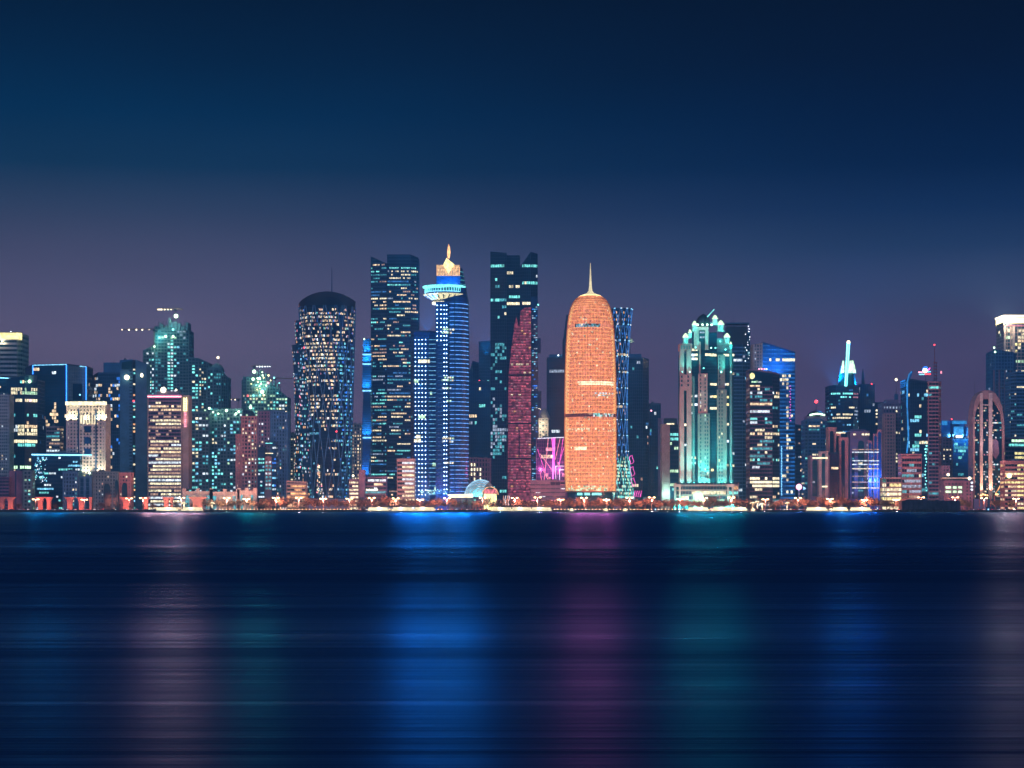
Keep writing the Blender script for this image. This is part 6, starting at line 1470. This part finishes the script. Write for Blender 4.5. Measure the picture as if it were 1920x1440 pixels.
for x in (35,104,190,286,330,345,360): 
    o_, l = uniq('t', x); put(TR[rg.randrange(4)], x, 1966, .8, (o_ or 'first ')+'shade tree from the left before '+l, GT)
for x in (176,188,196,214,226,262,300,318,333,343,356): pass
x = 170
while x < 1690:
    if rg.random() < (.8 if x < 1250 else .35):
        Y = rg.uniform(1920,1932) if rg.random() < .5 else rg.uniform(1905,1911); o_, l = uniq('p', x)
        put(PL[rg.randrange(2)], x, Y, rg.uniform(.75,1.05), (o_ or 'first ')+'small palm from the left before '+l, GP)
    x += rg.uniform(10,20)
for x, s, i, l in ((110,.72,0,'big dark bushy tree before the striped podium at the left'),(735,.8,1,'dark tree clump left of the white decked block'),(712,.7,0,'dark tree behind the lit boats, below the dark twin tower'),(1163,1.05,0,'large round dark tree right of the orange tower'),(1338,1.15,0,'tallest dark tree, before the turreted tower'),(1349,.8,1,'lower dark tree right beside the tallest one'),(1385,.62,0,'small dark tree below the balcony tower'),
                   (1495,.6,1,'dark bush below the white globe light'),(1562,.75,0,'dark tree before the arched pink towers'),(1607,.8,1,'broad dark tree before the broad arched tower'),(1660,.8,0,'dark tree before the yellow floored block'),(1752,.85,1,'dark tree on the jetty mound below the striped wing'),(1764,.7,0,'second dark tree on the jetty mound'),
                   (1806,.95,0,'dark tree right of the six window building'),(1816,.7,1,'low dark tree at the end of the jetty mound'),(1867,.85,0,'round dark tree right of the arch tower door'),(1896,.85,1,'round dark tree near the right edge'),(497,.62,0,'round dark tree before the pink block'),(1448,.6,1,'dark bush before the bank tower'),(1408,.5,0,'dark bush left of the fairy lit palms')):
    put(TR2[i], x, 1944 if x > 1700 else 1942, s, l, 'dark unlit trees by the water')
# palms wrapped in fairy lights
for x, h_, l in ((1411,7,'fairy lit palm left of the bank tower foot'),(1420,8,'tallest fairy lit palm before the bank tower'),(1429,6,'fairy lit palm right of the tallest one'),(1476,7,'fairy lit palm before the bright blue tower'),(345,7,'fairy lit palm below the cream floodlight'),(398,7,'fairy lit palm before the brightest pavilion')):
    Y = 1946; r = palm(int(x), h_); r.location = (X(x,Y),Y,GZ); r['label'] = l; r['group'] = 'palms wrapped in fairy lights'
    b = MB(); rr = random.Random(int(x))
    for k in range(60):
        f = rr.random(); a = rr.random()*2*PI
        if k < 34: b.ball(X(x,Y)+.35*math.cos(a), Y+.35*math.sin(a), GZ+f*h_, .2, 'lamp_cream', 5)
        else: d = rr.uniform(.5,2.5); b.ball(X(x,Y)+d*math.cos(a), Y+d*math.sin(a), GZ+h_+.8-d*d*.22, .2, 'lamp_cream', 5)
    b.build('fairy_lights', r, kind='stuff'); point(r, (X(x,Y),Y-2,GZ+h_*.6), (1,.8,.5), 3500, .5)
# ---- cars on the shore road
def car(m):
    r = thing('parked_car', 'x', 'car', (0,0,GZ), 'cars along the shore road')
    b = MB(); z = GZ
    b.outline([(-2.2,z+.35),(2.2,z+.35),(2.25,z+.75),(1.9,z+.9),(.95,z+1.0),(-1.5,z+1.0),(-2.1,z+.95),(-2.25,z+.7)], -.88, .88, m); b.outline([(-1.5,z+1.0),(.95,z+1.0),(.35,z+1.42),(-1.0,z+1.42)], -.74, .74, m); b.build('body', r)
    b = MB(); b.outline([(-1.35,z+1.03),(.8,z+1.03),(.3,z+1.37),(-.95,z+1.37)], -.77, .77, 'glass_black'); b.build('side_glass', r)
    for wx in (-1.35, 1.35):
        for s in (-1, 1): b = MB(); b.outline([(wx+.33*math.cos(2*PI*k/10), z+.33+.33*math.sin(2*PI*k/10)) for k in range(10)], s*.8-.1, s*.8+.1, 'rubber'); wh = b.build('wheel', r); b = MB(); b.outline([(wx+.19*math.cos(2*PI*k/8), z+.33+.19*math.sin(2*PI*k/8)) for k in range(8)], s*.8-.12, s*.8+.12, 'steel'); b.build('rim', wh)
    for s in (-.6, .6):
        b = MB(); b.ball(2.28, s, z+.66, .19, 'lamp_white', 6); b.build('headlight', r); b = MB(); b.ball(-2.28, s, z+.72, .15, 'lamp_red', 6); b.build('taillight', r)
    return r
CM = [car('car_white'), car('car_dark'), car('car_silver'), car('car_red')]; CN = ['white','black','silver','red']
x = 8; k = 0
while x < 1905:
    if not (1690 < x < 1830):
        i = rg.randrange(4); Y = rg.choice((1917.5,1920.5,1926.5,1929.5)); o_, l = uniq('c'+CN[i], x); lab = (o_ or 'first ')+CN[i]+' car from the left before '+l
        rz = rg.choice((-.12,.12,PI-.12,PI+.12)) if rg.random() < .7 else rg.uniform(-1.8,-1.2)
        loc = (X(x,Y),Y,GZ)
        if id(CM[i]) not in used: used.add(id(CM[i])); o = CM[i]; o.location = loc; o['label'] = lab; o.rotation_euler = (0,0,rz)
        else: o = dup(CM[i], loc, lab, rz)
    x += rg.uniform(10,24) if x < 1200 else rg.uniform(7,16)
# ---- lit boats added along the seawall in place of moving light trails
glow('boat_light', (1,.84,.5), 1.5, .25, .5, True)
def boat(L, seed):
    r = thing('trail_boat', 'x', 'boat', (0,0,0), 'lit boats put in place of light trails by the seawall'); h = L/2
    b = MB(); vs = []; 
    secs = [(-h,.9,1.5),(-h*.85,2.1,1.0),(-h*.3,2.4,.8),(h*.4,2.3,.9),(h*.8,1.4,1.3),(h,.1,2.0)]
    for x, w, z in secs: vs += [(x,-w,z),(x,-w*.6,-.4),(x,w*.6,-.4),(x,w,z)]
    fs = []
    for i in range(len(secs)-1):
        for j in range(4): fs.append((i*4+j,(i+1)*4+j,(i+1)*4+(j+1)%4,i*4+(j+1)%4))
    fs += [(0,1,2,3), tuple(len(secs)*4-4+j for j in (3,2,1,0))]
    b.add(vs, fs, 'boat_hull'); b.build('hull', r)
    b = MB(); b.box(-h*.92,h*.74,-1.9,1.9,1.0,2.5,'boat_light'); b.box(-h*.86,h*.6,-1.7,1.7,2.7,4.1,'boat_light'); b.box(-h*.9,h*.64,-1.9,1.9,4.1,4.3,'boat_hull'); b.build('lit_cabin', r)
    b = MB(); n = int(L/1.6)
    for k in range(n): x = -h*.78+k*(h*1.38)/n; b.box(x,x+.12,-2.0,2.0,1.0,2.55,'boat_hull')
    b.box(-h*.84,h*.66,-2.2,2.2,2.5,2.7,'boat_hull'); b.build('canopy', r)
    b = MB()
    for k in range(int(L/1.2)): x = -h*.84+k*(h*1.5)/int(L/1.2); b.ball(x,-2.3,2.6,.28,'lamp_cream',5)
    b.build('light_string', r, kind='stuff')
    b = MB(); b.beam((0,0,2.7),(0,0,4.4),.1,'steel'); b.build('mast', r)
    return r
BO = [boat(24,1), boat(17,2)]
for x, i, l in ((316,0,'below the lit office block'),(358,0,'below the widest red column'),(712,0,'below the row of sign lights'),(752,0,'below the white decked block'),(793,0,'below the blue dotted tower'),(938,0,'below the twisted posts'),(975,0,'below the rose reflection panel'),(1012,0,'below the neon hall'),
                (1312,0,'below the left piers of the turreted tower'),(1352,0,'below the right piers of the turreted tower'),(1388,1,'below the balcony tower'),(1534,0,'below the domed tower'),(1577,1,'below the arched pink towers'),(1616,0,'below the blue glass wing')):
    Y = 1893+rg.uniform(-2,1); loc = (X(x,Y),Y,.2); lab = 'low boat with cream lit cabin, put in for a light trail '+l
    if id(BO[i]) not in used: used.add(id(BO[i])); o = BO[i]; o.location = loc; o['label'] = lab
    else: o = dup(BO[i], loc, lab, rg.choice((0,PI)))
    point(None, (loc[0],loc[1]-4,4), (1,.7,.45), 6000, .6, 'trail_boat_light')
for x, l, c in ((1072,'white domed launch before the left half of the orange tower','cream'),(1136,'small white launch before the right edge of the orange tower','yellow'),(1172,'small low launch before the dark round tree','yellow'),(1228,'small launch with a cyan lamp before the dark slab','cyan'),(1852,'small dark launch with a cyan lamp at the right','cyan'),(1412,'small launch below the fairy lit palms','cream'),(1558,'small launch with cream awning among the lit boats','cream')):
    Y = 1894; r = thing('small_launch', l, 'boat', (X(x,Y),Y,.2)); b = MB(); cx = X(x,Y)
    b.add([(cx-3.4,Y-1,1),(cx-2.8,Y-.6,-.2),(cx+2.6,Y-.6,-.2),(cx+3.6,Y,1.2),(cx-3.4,Y+1,1),(cx-2.8,Y+.6,-.2),(cx+2.6,Y+.6,-.2)], [(0,1,2,3),(4,3,6,5),(0,4,5,1),(1,5,6,2),(0,3,4),(2,6,3)], 'boat_hull'); b.build('hull', r)
    b = MB(); b.lathe(cx-.2, Y, [(1.9,1.0),(1.9,2.2),(1.5,3.0),(.6,3.5)], 'boat_light' if c != 'cyan' else 'dark_panel', 12, .6); b.build('cabin', r)
    b = MB(); b.ball(cx+.3, Y-1.3, 2.4, .55, 'lamp_'+c, 8); b.build('lamp', r)
# ---- dark jetty, right
mat('jetty_wall', (.09,.085,.11), .9, 0, .4, .3)
b = MB(); Y = 1893; rr = random.Random(8)
b.box(X(1693,Y),X(1803,Y),Y+6,Y+20,0,Z(938.5,Y),'jetty_wall'); b.box(X(1700,Y),X(1740,Y),Y+5.6,Y+20.4,Z(938.5,Y),Z(936.8,Y),'jetty_wall')
for k in range(12): b.box(X(1696+k*9,Y),X(1697.2+k*9,Y),Y+5.6,Y+6,0,Z(939,Y),'seawall_stone')
o = tag(b.build('jetty_wall'), 'dark plain walled jetty building on the rocks at the right', 'jetty'); b = MB(); xx = 1642.0
while xx < 1858:
    f = math.sin(PI*(xx-1640)/220); r0 = rr.uniform(.8,1.5); b.lathe(X(xx,Y), Y+rr.uniform(-1,5), [(r0*.4,-.5),(r0*1.3,.2),(r0,.6+f*1.1),(r0*.3,1.0+f*1.6*rr.uniform(.6,1.1))], 'seawall_stone', 6); xx += rr.uniform(.8,1.8)
o = b.build('rock_bank'); o['kind'] = 'stuff'; tag(o, 'dark rocks banked in the water below the walled jetty', 'rocks')
for i in range(60):
    pass
# lit kerb line on the promenade: a row of low bollard lights, repeated
B0 = thing('bollard_light', 'x', 'bollard light', (0,0,GZ), 'low bollard lights along the promenade edge')
b = MB(); b.beam((0,0,GZ+.15),(0,0,GZ+.75),.14,'dark_metal',.14,6); b.build('post', B0); b = MB(); b.lathe(0,0,[(.2,GZ+.75),(.24,GZ+.8),(.24,GZ+1.05),(.05,GZ+1.15)],'lamp_sodium',6); b.build('lamp', B0)
x = 405; k = 0
while x < 1295:
    if 660 < x < 690 or 830 < x < 915: x += 3; continue
    loc = (X(x,1903.5),1903.5,GZ)
    if k == 0: o = B0; o.location = loc
    else: o = dup(B0, loc)
    o['label'] = 'short amber bollard light in the row at the promenade edge'; k += 1; x += 6.5
for x in range(415, 1290, 38): point(None, (X(x,1903.5),1902.0,GZ+1.4), (1,.42,.18), 2200, .3, 'bollard_glow')
# ---- the city's haze
HZD = 2.0e-4
m = bpy.data.materials.new('haze_air'); m.use_nodes = True; t = m.node_tree; t.nodes.clear()
o = nd(t, 'ShaderNodeOutputMaterial'); v = nd(t, 'ShaderNodeVolumePrincipled'); v.inputs['Color'].default_value = (.16,.62,1,1); v.inputs['Density'].default_value = HZD; v.inputs['Anisotropy'].default_value = .2
t.links.new(v.outputs[0], o.inputs['Volume']); MATS['haze_air'] = m
b = MB(); b.box(-2600, 2600, -400, 4600, -3, 290, 'haze_air'); o = b.build('haze'); o['kind'] = 'stuff'; tag(o, 'thin blue night haze hanging over bay and city', 'haze')
